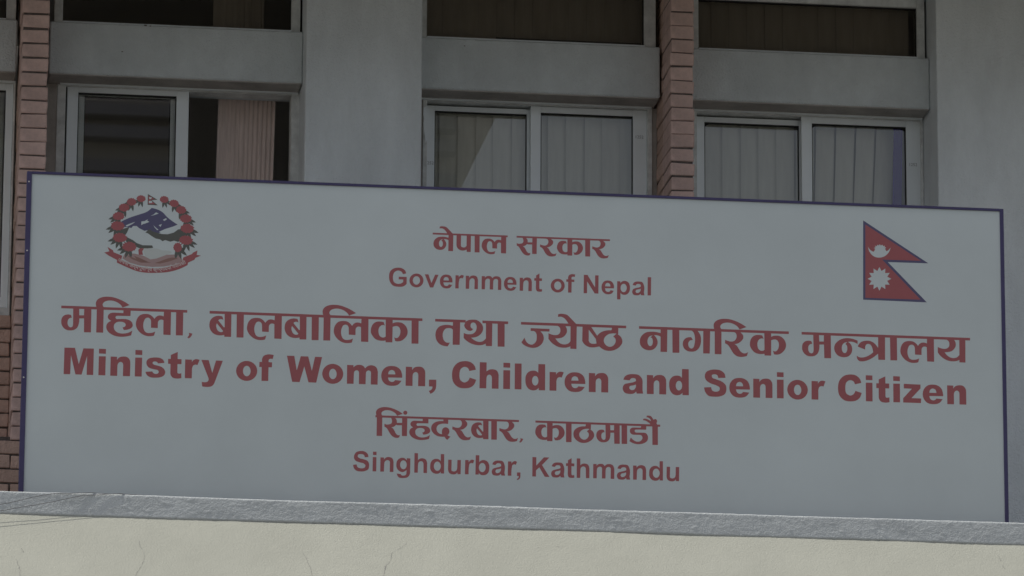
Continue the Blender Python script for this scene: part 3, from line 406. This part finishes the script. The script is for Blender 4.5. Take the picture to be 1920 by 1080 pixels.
# brick wall under the left window: recessed courses, then courses flush with the pilaster
bw = boxes('brick_wall', [(-1.5, 0.017, 1.862, 1.96, 6.61, 7.25), (-1.5, 0.60, PF + 0.012, 1.96, 5.79, 6.605)], M['mortar'], bld)
bms = [brick_mesh('brick_stretcher', 0.118, 0.09, 0.0585) for _ in range(6)]
half = brick_mesh('brick_closer', 0.056, 0.09, 0.0585)
zc = 7.218; row = 0
while zc > 5.80:
    flush = zc < 6.60
    x = (0.017 if not flush else 0.585) - 0.061 - (0.0635 if row % 2 else 0.0)
    while x > -1.35:
        put_brick(random.choice(bms), M['brick_low'], bw, x + random.uniform(-.003, .003), (PF if flush else 1.85) + 0.045 + random.uniform(0, .006), zc + random.uniform(-.0015, .0015), random.uniform(-.01, .01), random.uniform(-.01, .01))
        x -= 0.1265
    if row % 2:
        put_brick(half, M['brick_low'], bw, (0.017 if not flush else 0.585) - 0.0285, (PF if flush else 1.85) + 0.046, zc, random.uniform(-.01, .01))
    zc -= 0.0662; row += 1
    if len(bw.children) > 285: break

# ------------------------------------------------------------------ sliding windows (lower row)
def sash(parent, x0, x1, z0, z1, y, sl, sr, top, gl='glass', m='alu'):
    s = boxes('sash', [(x0, x0 + sl, y, y + 0.028, z0, z1), (x1 - sr, x1, y, y + 0.028, z0, z1),
                       (x0 + sl + 0.0005, x1 - sr - 0.0005, y + 0.001, y + 0.027, z1 - top, z1), (x0 + sl + 0.0005, x1 - sr - 0.0005, y + 0.001, y + 0.027, z0, z0 + 0.05)], M[m], parent, 0.0012)
    boxes('gasket', [(x0 + sl, x0 + sl + 0.004, y + 0.006, y + 0.02, z0 + 0.05, z1 - top), (x1 - sr - 0.004, x1 - sr, y + 0.006, y + 0.02, z0 + 0.05, z1 - top),
                     (x0 + sl + 0.004, x1 - sr - 0.004, y + 0.006, y + 0.02, z1 - top - 0.006, z1 - top - 0.0005)], M['gasket'], parent)
    box('glass_pane', x0 + sl, x1 - sr, y + 0.012, y + 0.016, z0 + 0.05, z1 - top, M[gl], parent)
    return s
def outer(parent, x0, x1, z0, z1, fl, fr):
    return boxes('window_frame', [(x0, x0 + fl, WF - 0.012, WF + 0.09, z0, z1), (x1 - fr, x1, WF - 0.012, WF + 0.09, z0, z1),
                  (x0 + fl, x1 - fr, WF - 0.006, WF + 0.0045, z1 - 0.009, z1), (x0 + fl, x1 - fr, WF + 0.005, WF + 0.09, z1 - 0.0055, z1 - 0.0005), (x0 + fl, x1 - fr, WF - 0.010, WF + 0.09, z0, z0 + 0.04)], M['alu_dirty'], parent, 0.0015)
ZB = 7.255
wa = boxes('sliding_window', [(0.160, 1.337, WF + 0.09, 1.965, 7.25, 7.254)], M['alu_dirty'], bld)
outer(wa, 0.204, 1.352, ZB, 8.3795, 0.040, 0.050)
boxes('gap_shade', [(0.246, 0.2505, WF + 0.002, WF + 0.05, ZB, 8.370)], M['gasket'], wa)  # black strip standing in for the dark gap between frame and sash
sash(wa, 0.252, 0.821, ZB + 0.042, 8.3785, WF + 0.006, 0.051, 0.058, 0.031)
sash(wa, 0.290, 0.790, ZB + 0.042, 8.372, WF + 0.045, 0.045, 0.052, 0.03)
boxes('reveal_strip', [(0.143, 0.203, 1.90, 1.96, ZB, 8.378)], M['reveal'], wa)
wb = boxes('sliding_window', [(1.883, 3.028, WF + 0.09, 1.965, 7.25, 7.254)], M['alu_dirty'], bld)
outer(wb, 1.925, 3.017, ZB, 8.3795, 0.019, 0.022)
sash(wb, 1.945, 2.462, ZB + 0.042, 8.364, WF + 0.045, 0.042, 0.036, 0.024)
boxes('gap_shade', [(1.945, 2.437, WF + 0.075, WF + 0.088, 8.3655, 8.3735)], M['gasket'], wb)  # black strip painted in as the track's shadow above the rear sash
sash(wb, 2.439, 2.994, ZB + 0.042, 8.370, WF + 0.006, 0.048, 0.066, 0.030)
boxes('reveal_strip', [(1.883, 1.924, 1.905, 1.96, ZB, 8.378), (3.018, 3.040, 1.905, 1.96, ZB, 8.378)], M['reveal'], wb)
wc = boxes('sliding_window', [(3.153, 4.326, WF + 0.09, 1.965, 7.25, 7.254)], M['alu_dirty'], bld)
outer(wc, 3.212, 4.326, ZB, 8.3795, 0.020, 0.012)
sash(wc, 3.233, 3.775, ZB + 0.042, 8.364, WF + 0.045, 0.045, 0.040, 0.026)
boxes('gap_shade', [(3.233, 3.737, WF + 0.075, WF + 0.088, 8.3655, 8.3735)], M['gasket'], wc)  # same painted shadow strip over this window's rear sash
sash(wc, 3.739, 4.314, ZB + 0.042, 8.372, WF + 0.006, 0.051, 0.068, 0.030)
boxes('reveal_strip', [(3.153, 3.211, 1.875, 1.96, ZB, 8.378)], M['alu'], wc)
wd = boxes('sliding_window', [(-1.3, 0.012, WF + 0.09, 1.965, 7.25, 7.254)], M['alu_dirty'], bld)
outer(wd, -1.28, 0.010, ZB, 8.3795, 0.03, 0.010)
sash(wd, -0.60, -0.001, ZB + 0.042, 8.370, WF - 0.004, 0.05, 0.033, 0.030)
sash(wd, -1.25, -0.62, ZB + 0.042, 8.360, WF + 0.045, 0.05, 0.045, 0.030)

PP = [(1.928, 8.335), (1.944, 8.345), (1.953, 8.32), (1.951, 8.29), (1.958, 8.25), (1.954, 8.21), (1.944, 8.18), (1.938, 8.16), (1.934, 8.20), (1.930, 8.22), (1.927, 8.26), (1.931, 8.28), (1.925, 8.30)]
mesh('peeling_paint', [(x, WF - 0.0135, z) for x, z in PP], [tuple(range(len(PP)))[::-1]], M['alu'], wb)
for (xl, xr, zt, y) in ((3.278, 3.735, 8.337, WF + 0.056), (3.790, 4.246, 8.341, WF + 0.017)):
    for x, sg in ((xl + 0.002, 1), (xr - 0.002, -1)):
        a = [(x, y, zt), (x, y, zt - 0.030)] + [(x + sg * (0.034 - 0.034 * math.cos(t)) , y, zt - 0.030 + 0.024 * math.sin(t)) for t in (.4, .8, 1.2, 1.57)] + [(x + sg * 0.034, y, zt)]
        mesh('gasket', a, [tuple(range(len(a)))], M['gasket'], wc)
for t_, xa, xb in ((wa, 0.215, 1.330), (wb, 1.886, 3.012), (wc, 3.214, 4.322), (wd, -1.28, 0.008)):
    box('head_flashing', xa, xb, WF - 0.030, WF - 0.0135, 8.3735, 8.3795, M['alu'], t_)
# ------------------------------------------------------------------ transom windows above
def transom(x0, x1, fl, fr, label=None):
    t = boxes('transom_window', [(x0, x0 + fl, 1.79, 1.86, 8.637, 8.939), (x1 - fr, x1, 1.79, 1.86, 8.637, 8.939),
              (x0 + fl, x1 - fr, 1.795, 1.855, 8.9, 8.939)], M['alu_dirty'], bld, 0.002)
    boxes('sill_bar', [(x0 + fl, x1 - fr, 1.775, 1.855, 8.637, 8.652)], M['alu'], t, 0.002)
    boxes('glass_pane', [(x0 + fl, x1 - fr, 1.818, 1.822, 8.652, 8.9)], M['dark_glass'], t)
    boxes('gasket', [(x0 + fl, x1 - fr, 1.81, 1.83, 8.895, 8.8995), (x1 - fr - 0.004, x1 - fr, 1.81, 1.83, 8.652, 8.895)], M['gasket'], t)
    boxes('side_gap', [(x1 + 0.001, x1 + 0.010, 1.82, 1.87, 8.637, 8.939)], M['gasket'], t)
box('bluish_strip', 2.26, 2.953, 1.826, 1.85, 8.6525, 8.674, M['far_band'], bld)  # added bluish-grey strip along the bottom of the middle transom pane
transom(0.176, 1.328, 0.040, 0.042); transom(1.893, 3.018, 0.033, 0.055); transom(3.172, 4.317, 0.051, 0.037); transom(-1.3, -0.002, 0.04, 0.045)

# ------------------------------------------------------------------ blinds and curtains
def blind(label, x0, x1, z0, z1, y, m, pitch=0.0865, tilt=14, grp='vertical blinds behind the windows'):
    t = thing('vertical_blind', label, 'blind', ((x0 + x1) / 2, y, z0), grp)
    box('head_rail', x0, x1, y - 0.012, y + 0.012, z1, z1 + 0.02, M['alu_dirty'], t)
    me = None; x = x0 + pitch / 2
    while x < x1:
        if me is None:
            V = []; F = []; n = 5; W = 0.094
            for j, zz in enumerate((0, z1 - z0)):
                for i in range(n):
                    u = i / (n - 1) - .5; V.append((u * W, 0.006 * (1 - 4 * u * u), zz))
            for i in range(n - 1): F.append((i, i + 1, n + i + 1, n + i))
            me = bpy.data.meshes.new('slat'); me.from_pydata(V, [], F); me.materials.append(m)
            me.polygons.foreach_set('use_smooth', [True] * len(F))
        o = bpy.data.objects.new('slat', me); COL.objects.link(o); o.parent = t
        o.location = Vector((x, y, z0)) - t.location
        o.rotation_euler = (0, random.uniform(-.004, .004), R_(tilt) + random.uniform(-.05, .05))
        x += pitch
    return t
blind('pale grey vertical blind behind the middle window, left of the brick pilaster', 1.93, 3.02, 7.30, 8.40, 2.008, M['slat'])
b = blind('pale grey vertical blind behind the rightmost window, with leaning slats', 3.20, 4.16, 7.30, 8.40, 2.008, M['slat'])
sls = sorted([c for c in b.children if c.name.startswith('slat')], key=lambda c: c.location.x)
for i, c in enumerate(sls[-5:]): c.rotation_euler.y = 0.012 * (i + 1)
blind('pale grey vertical blind behind the window at the far left edge', -1.25, -0.02, 7.30, 8.40, 2.008, M['slat'])
blind('dark brown vertical blind behind the middle transom window', 1.93, 3.0, 8.60, 8.96, 1.90, M['slat_dark'], tilt=4)
blind('dark brown vertical blind behind the right transom window', 3.22, 4.235, 8.60, 8.96, 1.90, M['slat_dark'], tilt=4)
def cloth(name, label, cat, x0, x1, z0, z1, y, amp, freq, m, lean=0.0):
    nx, nz = 90, 8; V = []; F = []
    for j in range(nz + 1):
        v = j / nz
        for i in range(nx + 1):
            u = i / nx; a = amp * (0.25 + 0.75 * min(1, u * 1.6))
            V.append((x0 + (x1 - x0) * u + lean * (1 - v), y + a * math.sin(u * freq + 0.6 * math.sin(3 * u) + .1 * v) + 0.3 * a * math.sin(u * freq * 2.3), z0 + (z1 - z0) * v))
    for j in range(nz):
        for i in range(nx): k = j * (nx + 1) + i; F.append((k, k + 1, k + nx + 2, k + nx + 1))
    o = mesh(name, V, F, m, None, True); o['label'] = label; o['category'] = cat
    return o
cloth('curtain', 'pinkish gathered curtain hanging in the open half of the left window', 'curtain', 0.975, 1.245, 7.28, 8.44, 2.10, 0.0045, 80, M['curtain'], -0.02)
cloth('curtain', 'indigo blue cloth strip hanging at the right end of the rightmost window', 'curtain', 4.195, 4.240, 7.28, 8.42, 1.950, 0.0002, 3, M['blue_cloth'], -0.030)
cloth('curtain', 'dark drab curtain panel behind the left transom window', 'curtain', 0.93, 1.17, 8.58, 9.0, 1.95, 0.006, 40, M['slat_dark'])

# ================================================================== PARAPET
par = thing('parapet', 'cream limewashed sloping parapet with rough grey cement top band under the sign', 'parapet', (2.2, -0.1, 5.4))
def grid_band():
    nx, nz = 1100, 20; X0, X1, Z0, Z1 = -2.0, 6.5, 5.925, 6.022; V = []; F = []
    for j in range(nz + 3):
        for i in range(nx + 1):
            x = X0 + (X1 - X0) * i / nx
            zt = Z1 + 0.0035 * noise.noise((x * 1.3, 1, 0)) + 0.0015 * noise.noise((x * 22, 3, 0))
            zb = Z0 + 0.004 * noise.noise((x * 1.1, 9, 0)) + 0.0022 * noise.noise((x * 60, 5, 0))
            v = min(j, nz) / nz; z = zb + (zt - zb) * v
            big = noise.noise((x * 7, z * 16, 2)); fine = noise.noise((x * 80 + z * 50, z * 90, 4)); lump = max(0, noise.noise((x * 46 + z * 30, z * 60, 8)) - .30)
            y = -0.1435 - 0.0013 * big - 0.0011 * fine - 0.0045 * lump
            if j == 0: y = -0.137
            if j == nz: y += 0.002
            if j == nz + 1: y, z = -0.120, zt + 0.002
            if j == nz + 2: y, z = 0.12, zt
            V.append((x, y, z))
    for j in range(nz + 1):
        for i in range(nx): k = j * (nx + 1) + i; F.append((k, k + 1, k + nx + 2, k + nx + 1))
    top = V[(nz + 1) * (nx + 1):]
    mesh('parapet_top', top, [(i, i + 1, nx + 2 + i, nx + 1 + i) for i in range(nx)], M['mortar'], par)
    V = V[:(nz + 2) * (nx + 1)]
    return mesh('cement_band', V, F, M['band'], par, True)
grid_band()
SL = 0.75                       # run out per metre of drop
def slope(x, u, lift=0.0): return (x, -0.14 - SL * u - 0.8 * lift, 5.926 - u + 0.6 * lift)
def slope_height(x, u): return 0.0030 * noise.noise((x * 2.3, u * 3, 1)) + 0.0006 * noise.noise((x * 14, u * 16, 3)) + 0.0006 * noise.noise((x * 60, u * 60, 5))
nx, nu = 900, 50; V = []; F = []
for j in range(nu + 1):
    for i in range(nx + 1):
        x = -2.0 + 8.5 * i / nx; u = 0.42 * j / nu
        V.append(slope(x, u, slope_height(x, u)))
for j in range(nu):
    for i in range(nx): k = j * (nx + 1) + i; F.append((k, k + nx + 1, k + nx + 2, k + 1))
mesh('sloping_face', V, F, M['cream'], par, True)
p0, p1 = slope(0, 0.42), slope(0, 1.3)
mesh('lower_face', [(-2, p0[1], p0[2]), (6.5, p0[1], p0[2]), (6.5, p1[1], p1[2]), (-2, p1[1], p1[2]), (-2, p1[1], 0), (6.5, p1[1], 0)],
     [(0, 3, 2, 1), (3, 4, 5, 2)], M['cream'], par)
box('parapet_core', -2, 6.5, -0.11, 0.118, 5.60, 6.010, M['wall'], par)
def crack(pts, wd):
    P = []
    for a, b in zip(pts, pts[1:]):
        for k in range(6):
            t = k / 6; P.append((a[0] + (b[0] - a[0]) * t + random.uniform(-.0025, .0025), a[1] + (b[1] - a[1]) * t))
    P.append(pts[-1]); V = []; F = []
    for i, (x, z) in enumerate(P):
        u = (5.928 - z) / 0.85; x2 = x - 0.03 * u; ww = wd * random.uniform(.1, .9) * (0.35 if i in (0, len(P) - 1) else 1)
        h = slope_height(x2, u) + 0.0012
        V += [slope(x2 - ww, u, h), slope(x2 + ww, u, h)]
    for i in range(len(P) - 1): F.append((2 * i, 2 * i + 2, 2 * i + 3, 2 * i + 1))
    mesh('crack', V, F, M['crack'], par)
crack([(0.504, 5.831), (0.507, 5.806), (0.521, 5.79), (0.526, 5.756), (0.513, 5.726), (0.496, 5.699), (0.480, 5.66)], 0.0012)
crack([(1.188, 5.806), (1.204, 5.777), (1.216, 5.743), (1.228, 5.693), (1.231, 5.66)], 0.0012)
crack([(1.635, 5.858), (1.612, 5.838), (1.563, 5.81), (1.557, 5.776), (1.534, 5.752), (1.526, 5.70)], 0.0010)
crack([(1.536, 5.758), (1.533, 5.738)], 0.0035)
crack([(4.183, 5.876), (4.187, 5.855)], 0.0014); crack([(4.190, 5.838), (4.200, 5.822)], 0.0018)
crack([(-0.01, 5.74), (0.0, 5.72), (0.01, 5.69), (0.008, 5.66)], 0.0014); crack([(0.01, 5.785), (0.022, 5.775), (0.016, 5.765)], 0.0020)
for (x, z, r) in ((2.19, 5.855, .004), (2.275, 5.86, .005), (3.39, 5.875, .003), (0.41, 5.83, .003), (0.15, 5.665, .005), (0.27, 5.71, .003), (1.40, 5.76, .003), (2.60, 5.86, .0025), (2.05, 5.87, .003), (3.72, 5.83, .003), (0.09, 5.70, .003), (0.06, 5.76, .002), (-0.03, 5.75, .003), (0.03, 5.73, .0025), (0.96, 5.76, .002), (1.0, 5.80, .002), (2.9, 5.82, .002), (3.2, 5.79, .002)):
    crack([(x - r, z), (x + r, z - r * .4)], r * 0.8)

# overhead wires at the left edge of the parapet
def wire(label, pts):
    P = []
    for a, b in zip(pts, pts[1:]):
        for k in range(5):
            t = k / 5; P.append(tuple(Vector(a).lerp(Vector(b), t) + Vector((0, 0, random.uniform(-.0006, .0006)))))
    P.append(pts[-1]); o = tube('wire', P, 0.0014, M['wire']); o['label'] = label; o['category'] = 'wire'; o['group'] = 'thin wires at the left end of the parapet'
wire('upper of two thin grey wires crossing the left end of the cement band', [(-1.2, -.30, 5.62), (-0.082, -.176, 5.958), (-0.015, -.170, 5.975), (0.051, -.163, 5.996), (0.14, -.152, 6.017), (0.30, -.145, 6.026), (0.5, -.10, 6.028)])
wire('lower of two thin grey wires crossing the left end of the cement band', [(-1.2, -.33, 5.60), (-0.081, -.190, 5.928), (0.03, -.176, 5.954), (0.141, -.163, 5.980), (0.263, -.150, 6.014), (0.42, -.145, 6.026), (0.6, -.10, 6.028)])

# ================================================================== SIGN
SX, SZT, SZB = 0.0, 7.450, 6.030
sign = thing('ministry_sign', 'long white sign board with indigo frame and crimson Nepali and English lettering on the parapet', 'sign', (2.135, 0.0, SZB))
box('panel', 0.012, 4.258, 0.000, 0.035, SZB + 0.010, SZT - 0.008, M['panel'], sign)
box('frame_bar', 0.000, 0.0205, -0.006, 0.045, SZB, SZT - 0.0005, M['navy'], sign, 0.001)
box('frame_bar', 4.2535, 4.270, -0.006, 0.045, SZB, SZT - 0.0005, M['navy'], sign, 0.001)
box('frame_bar', 0.021, 4.253, -0.0055, 0.044, SZT - 0.0115, SZT, M['navy'], sign, 0.001)
box('frame_bar', 0.021, 4.253, -0.0055, 0.044, SZB, SZB + 0.010, M['navy'], sign, 0.001)
for z in (7.403, 7.099, 6.544):
    bm = bmesh.new(); bmesh.ops.create_cone(bm, cap_ends=True, segments=8, radius1=.0036, radius2=.0026, depth=.003)
    me = bpy.data.meshes.new('screw'); bm.to_mesh(me); bm.free()
    o = link('screw', me, M['screw'], sign); o.location = Vector((0.0085, -0.0075, z)) - off(sign); o.rotation_euler = (R_(90), 0, 0)
def flat(name, comps, m, lay, parent):
    V, F = fill(comps)
    return mesh(name, [(x / 1000, -0.0001 - 0.00008 * lay, SZT + z / 1000) for x, z in V], F, m, parent)
NAMES = ['नेपाल', 'सरकार', 'Government', 'of', 'Nepal', 'महिला', 'बालबालिका', 'तथा', 'ज्येष्ठ', 'नागरिक', 'मन्त्रालय', 'Ministry', 'of', 'Women', 'Children', 'and', 'Senior', 'Citizen', 'सिंहदरबार', 'काठमाडौं', 'Singhdurbar', 'Kathmandu']
HT = {'d2': 5.05, 'd3': 4.0, 'd1': 3.4}
for (line, items, bars), word in zip(WORDS, NAMES):
    s = LINE_S[line]; z0 = LINE_Z[line]; comps = []
    for gname, gx in items:
        outs, holes = GLYPHS[gname]
        tr = lambda q: outline(q) * s + np.array((gx, z0))
        O = [tr(q) for q in outs]; H = [tr(q) for q in holes]
        for k, q in enumerate(O): comps.append((q, H if k == 0 else []))
    for a, b in bars:
        h = HT[line] * 2.318
        comps.append((np.array([(a, z0), (b, z0), (b, z0 - h), (a, z0 - h)]), []))
    o = flat('word_lettering', comps, M['letter'], 1, sign)
# emblem at the left and flag at the right
M['print_blue'] = mat('mountain_blue_ink', (0.105, 0.10, 0.185), 0.6)
PM = {'blue': M['print_blue'], 'white': M['panel'], 'dark': M['print_green'], 'grey': M['print_grey'], 'red': M['letter'], 'rose': M['print_rose'], 'brown': M['print_brown']}
emb = flat('national_emblem', [(outline(PRINT[0][2]), [])], PM['blue'], 1, sign)
flag = flat('national_flag', [(outline('1 1 1'.replace(' ', ' ')) if False else outline(PRINT[-4][2] if False else [p for p in PRINT if p[0] == 'blue'][1][2]), [])], PM['blue'], 1, sign)
nm = {'blue': 'mountain_print', 'white': 'white_print', 'dark': 'green_print', 'grey': 'hand_print', 'red': 'red_print', 'rose': 'base_print', 'brown': 'leaf_print'}
fl_start = [i for i, p in enumerate(PRINT) if p[0] == 'blue'][1]
for i, (c, lay, s) in enumerate(PRINT):
    if i in (0, fl_start): continue
    q = outline(s)
    if c == 'white' and i in range(1, 7): q = q.mean(0) + (q - q.mean(0)) * 0.74      # snow patches on the blue mountain
    flat(nm[c], [(q, [])], PM[c], lay + (0.3 if c == 'red' else 0) + 0.01 * (i % 17), flag if i > fl_start else emb)
cx, cz = 538, -240
for i, (x, z, rx, rz) in enumerate(FLOWERS):
    if i not in (6, 13):
        x2, z2 = FLOWERS[i + 1][:2]; nx_, nz_ = (z2 - z), -(x2 - x); q = 1.8 / math.hypot(nx_, nz_); nx_ *= q; nz_ *= q
        flat('stem_print', [(np.array([(x + nx_, z + nz_), (x2 + nx_, z2 + nz_), (x2 - nx_, z2 - nz_), (x - nx_, z - nz_)]), [])], PM['dark'], 1.6 + 0.01 * i, emb)
    dx, dz = x - cx, z - cz; L = math.hypot(dx, dz); ox, oz = dx / L, dz / L
    comps = []
    for a in ((-100, -72, -40) if dx > 0 else (-80, -108, -140)):
        aa = R_(a) if x != 0 else 0
        a2 = aa; L2 = rz * 2.5; wd = rz * 0.36
        px, pz = math.cos(a2), math.sin(a2)
        comps.append((np.array([(x + px * L2 * t - pz * wd * math.sin(math.pi * t) * q, z + pz * L2 * t + px * wd * math.sin(math.pi * t) * q) for q, ts in ((1, (0.02, .25, .5, .75, 1)), (-1, (.75, .5, .25))) for t in ts]), []))
    side = -1 if dx < 0 else 1
    a2 = math.atan2(-0.35, side); L2 = rx * 1.95; wd = rz * 0.36; px, pz = math.cos(a2), math.sin(a2)
    if abs(dx) > 60: comps.append((np.array([(x + px * L2 * t - pz * wd * math.sin(math.pi * t) * q, z + pz * L2 * t + px * wd * math.sin(math.pi * t) * q) for q, ts in ((1, (0.02, .25, .5, .75, 1)), (-1, (.75, .5, .25))) for t in ts]), []))
    flat('leaf_print', comps, PM['dark'], 2.2 + 0.01 * i, emb)
    n = 26; pts = []
    for k in range(n):
        a = 2 * math.pi * k / n; r = 1.0 + (0.15 if k % 2 else -0.02) + random.uniform(-.05, .05)
        pts.append((x + rx * r * math.cos(a), z + rz * r * math.sin(a) * (0.95 if math.sin(a) > 0 else .9)))
    flat('flower_print', [(np.array(pts), [])], PM['red'], 4 + 0.01 * i, emb)
    comps = []
    for k in range(7):
        a = random.uniform(0, 6.28); r = random.uniform(0, .55); q = 0.9
        ax, az = x + rx * r * math.cos(a), z + rz * r * math.sin(a)
        comps.append((np.array([(ax - q, az), (ax, az - q), (ax + q, az), (ax, az + q)]), []))
    flat('stamen_print', comps, PM['dark'], 4.6 + 0.01 * i, emb)
# motto along the ribbon, bent to its arc
def ztext(body, size, offset=0.0):
    c = bpy.data.curves.new('motto', 'FONT'); c.body = body; c.size = size; c.resolution_u = 2; c.offset = offset
    o = bpy.data.objects.new('motto', c); COL.objects.link(o); bpy.context.view_layer.update()
    me = bpy.data.meshes.new_from_object(o.evaluated_get(bpy.context.evaluated_depsgraph_get()))
    bpy.data.objects.remove(o); bpy.data.curves.remove(c)
    return me
me = ztext('जननी जन्मभूमिश्च स्वर्गादपि गरीयसी', 0.0205, 0.0005)
xs = [v.co.x for v in me.vertices]; xm, xM = min(xs), max(xs)
A, B, C2 = (0.395, -0.380), (0.542, -0.4205), (0.690, -0.380)
for v in me.vertices:
    t = (v.co.x - xm) / (xM - xm); h = v.co.y
    x = A[0] + (C2[0] - A[0]) * t; z = -0.4205 + 0.0405 * (2 * t - 1) ** 2; sl_ = 0.0405 * 4 * (2 * t - 1) / (C2[0] - A[0])
    n_ = Vector((-sl_, 1)).normalized()
    v.co = Vector((x + n_.x * h, -0.0006, SZT + z + n_.y * h)) - off(emb)
me.materials.clear(); me.materials.append(M['motto'])
link('motto_lettering', me, M['motto'], emb)

# small printed marks on the window frames
for (x, z, y) in ((1.966, 8.075, WF + 0.0445), (2.961, 8.232, WF + 0.0055), (3.255, 7.905, WF + 0.0445), (4.281, 8.150, WF + 0.0055)):
    me = ztext('1252', 0.021)
    for v in me.vertices: v.co = Vector((x - 0.024 + v.co.x, y - 0.0005, z + v.co.y)) - off(bld)
    me.materials.clear(); me.materials.append(M['mark'])
    link('frame_marking', me, M['mark'], bld)

# ================================================================== UNSEEN BLOCK ADDED FOR THE REFLECTION IN THE LEFT PANES
far = thing('reflection_block', 'unseen concrete block added for its dark reflection in the left window panes, end wall raked to suit', 'building', (-4, -42, 0))
P = [(-16, 0), (4, 0), (4, 12.7), (7.95, 20.45), (-16, 20.45)]  # raked end shapes the dark diagonal mirrored in the middle window
V = [(x, -40, z) for x, z in P] + [(x, -50, z) for x, z in P]; n = len(P)
mesh('wall', V, [tuple(range(n))[::-1], tuple(range(n, 2 * n))] + [(i, (i + 1) % n, n + (i + 1) % n, n + i) for i in range(n)], M['far'], far)
for z in (18.15, 18.65, 19.0, 19.45, 19.75):  # bands added for the horizontal lines mirrored in the left pane
    box('mirror_band', -15, 6.6 if z < 19 else 7.2, -40.0 + 0.002, -39.7, z, z + 0.16, M['far_band'], far)
for z in (3.5, 7.0, 10.5, 14.0, 17.3):
    box('window_band', -15, 3.8 if z < 14 else 5.0, -39.99, -39.9, z, z + 0.55, M['far_band'], far)
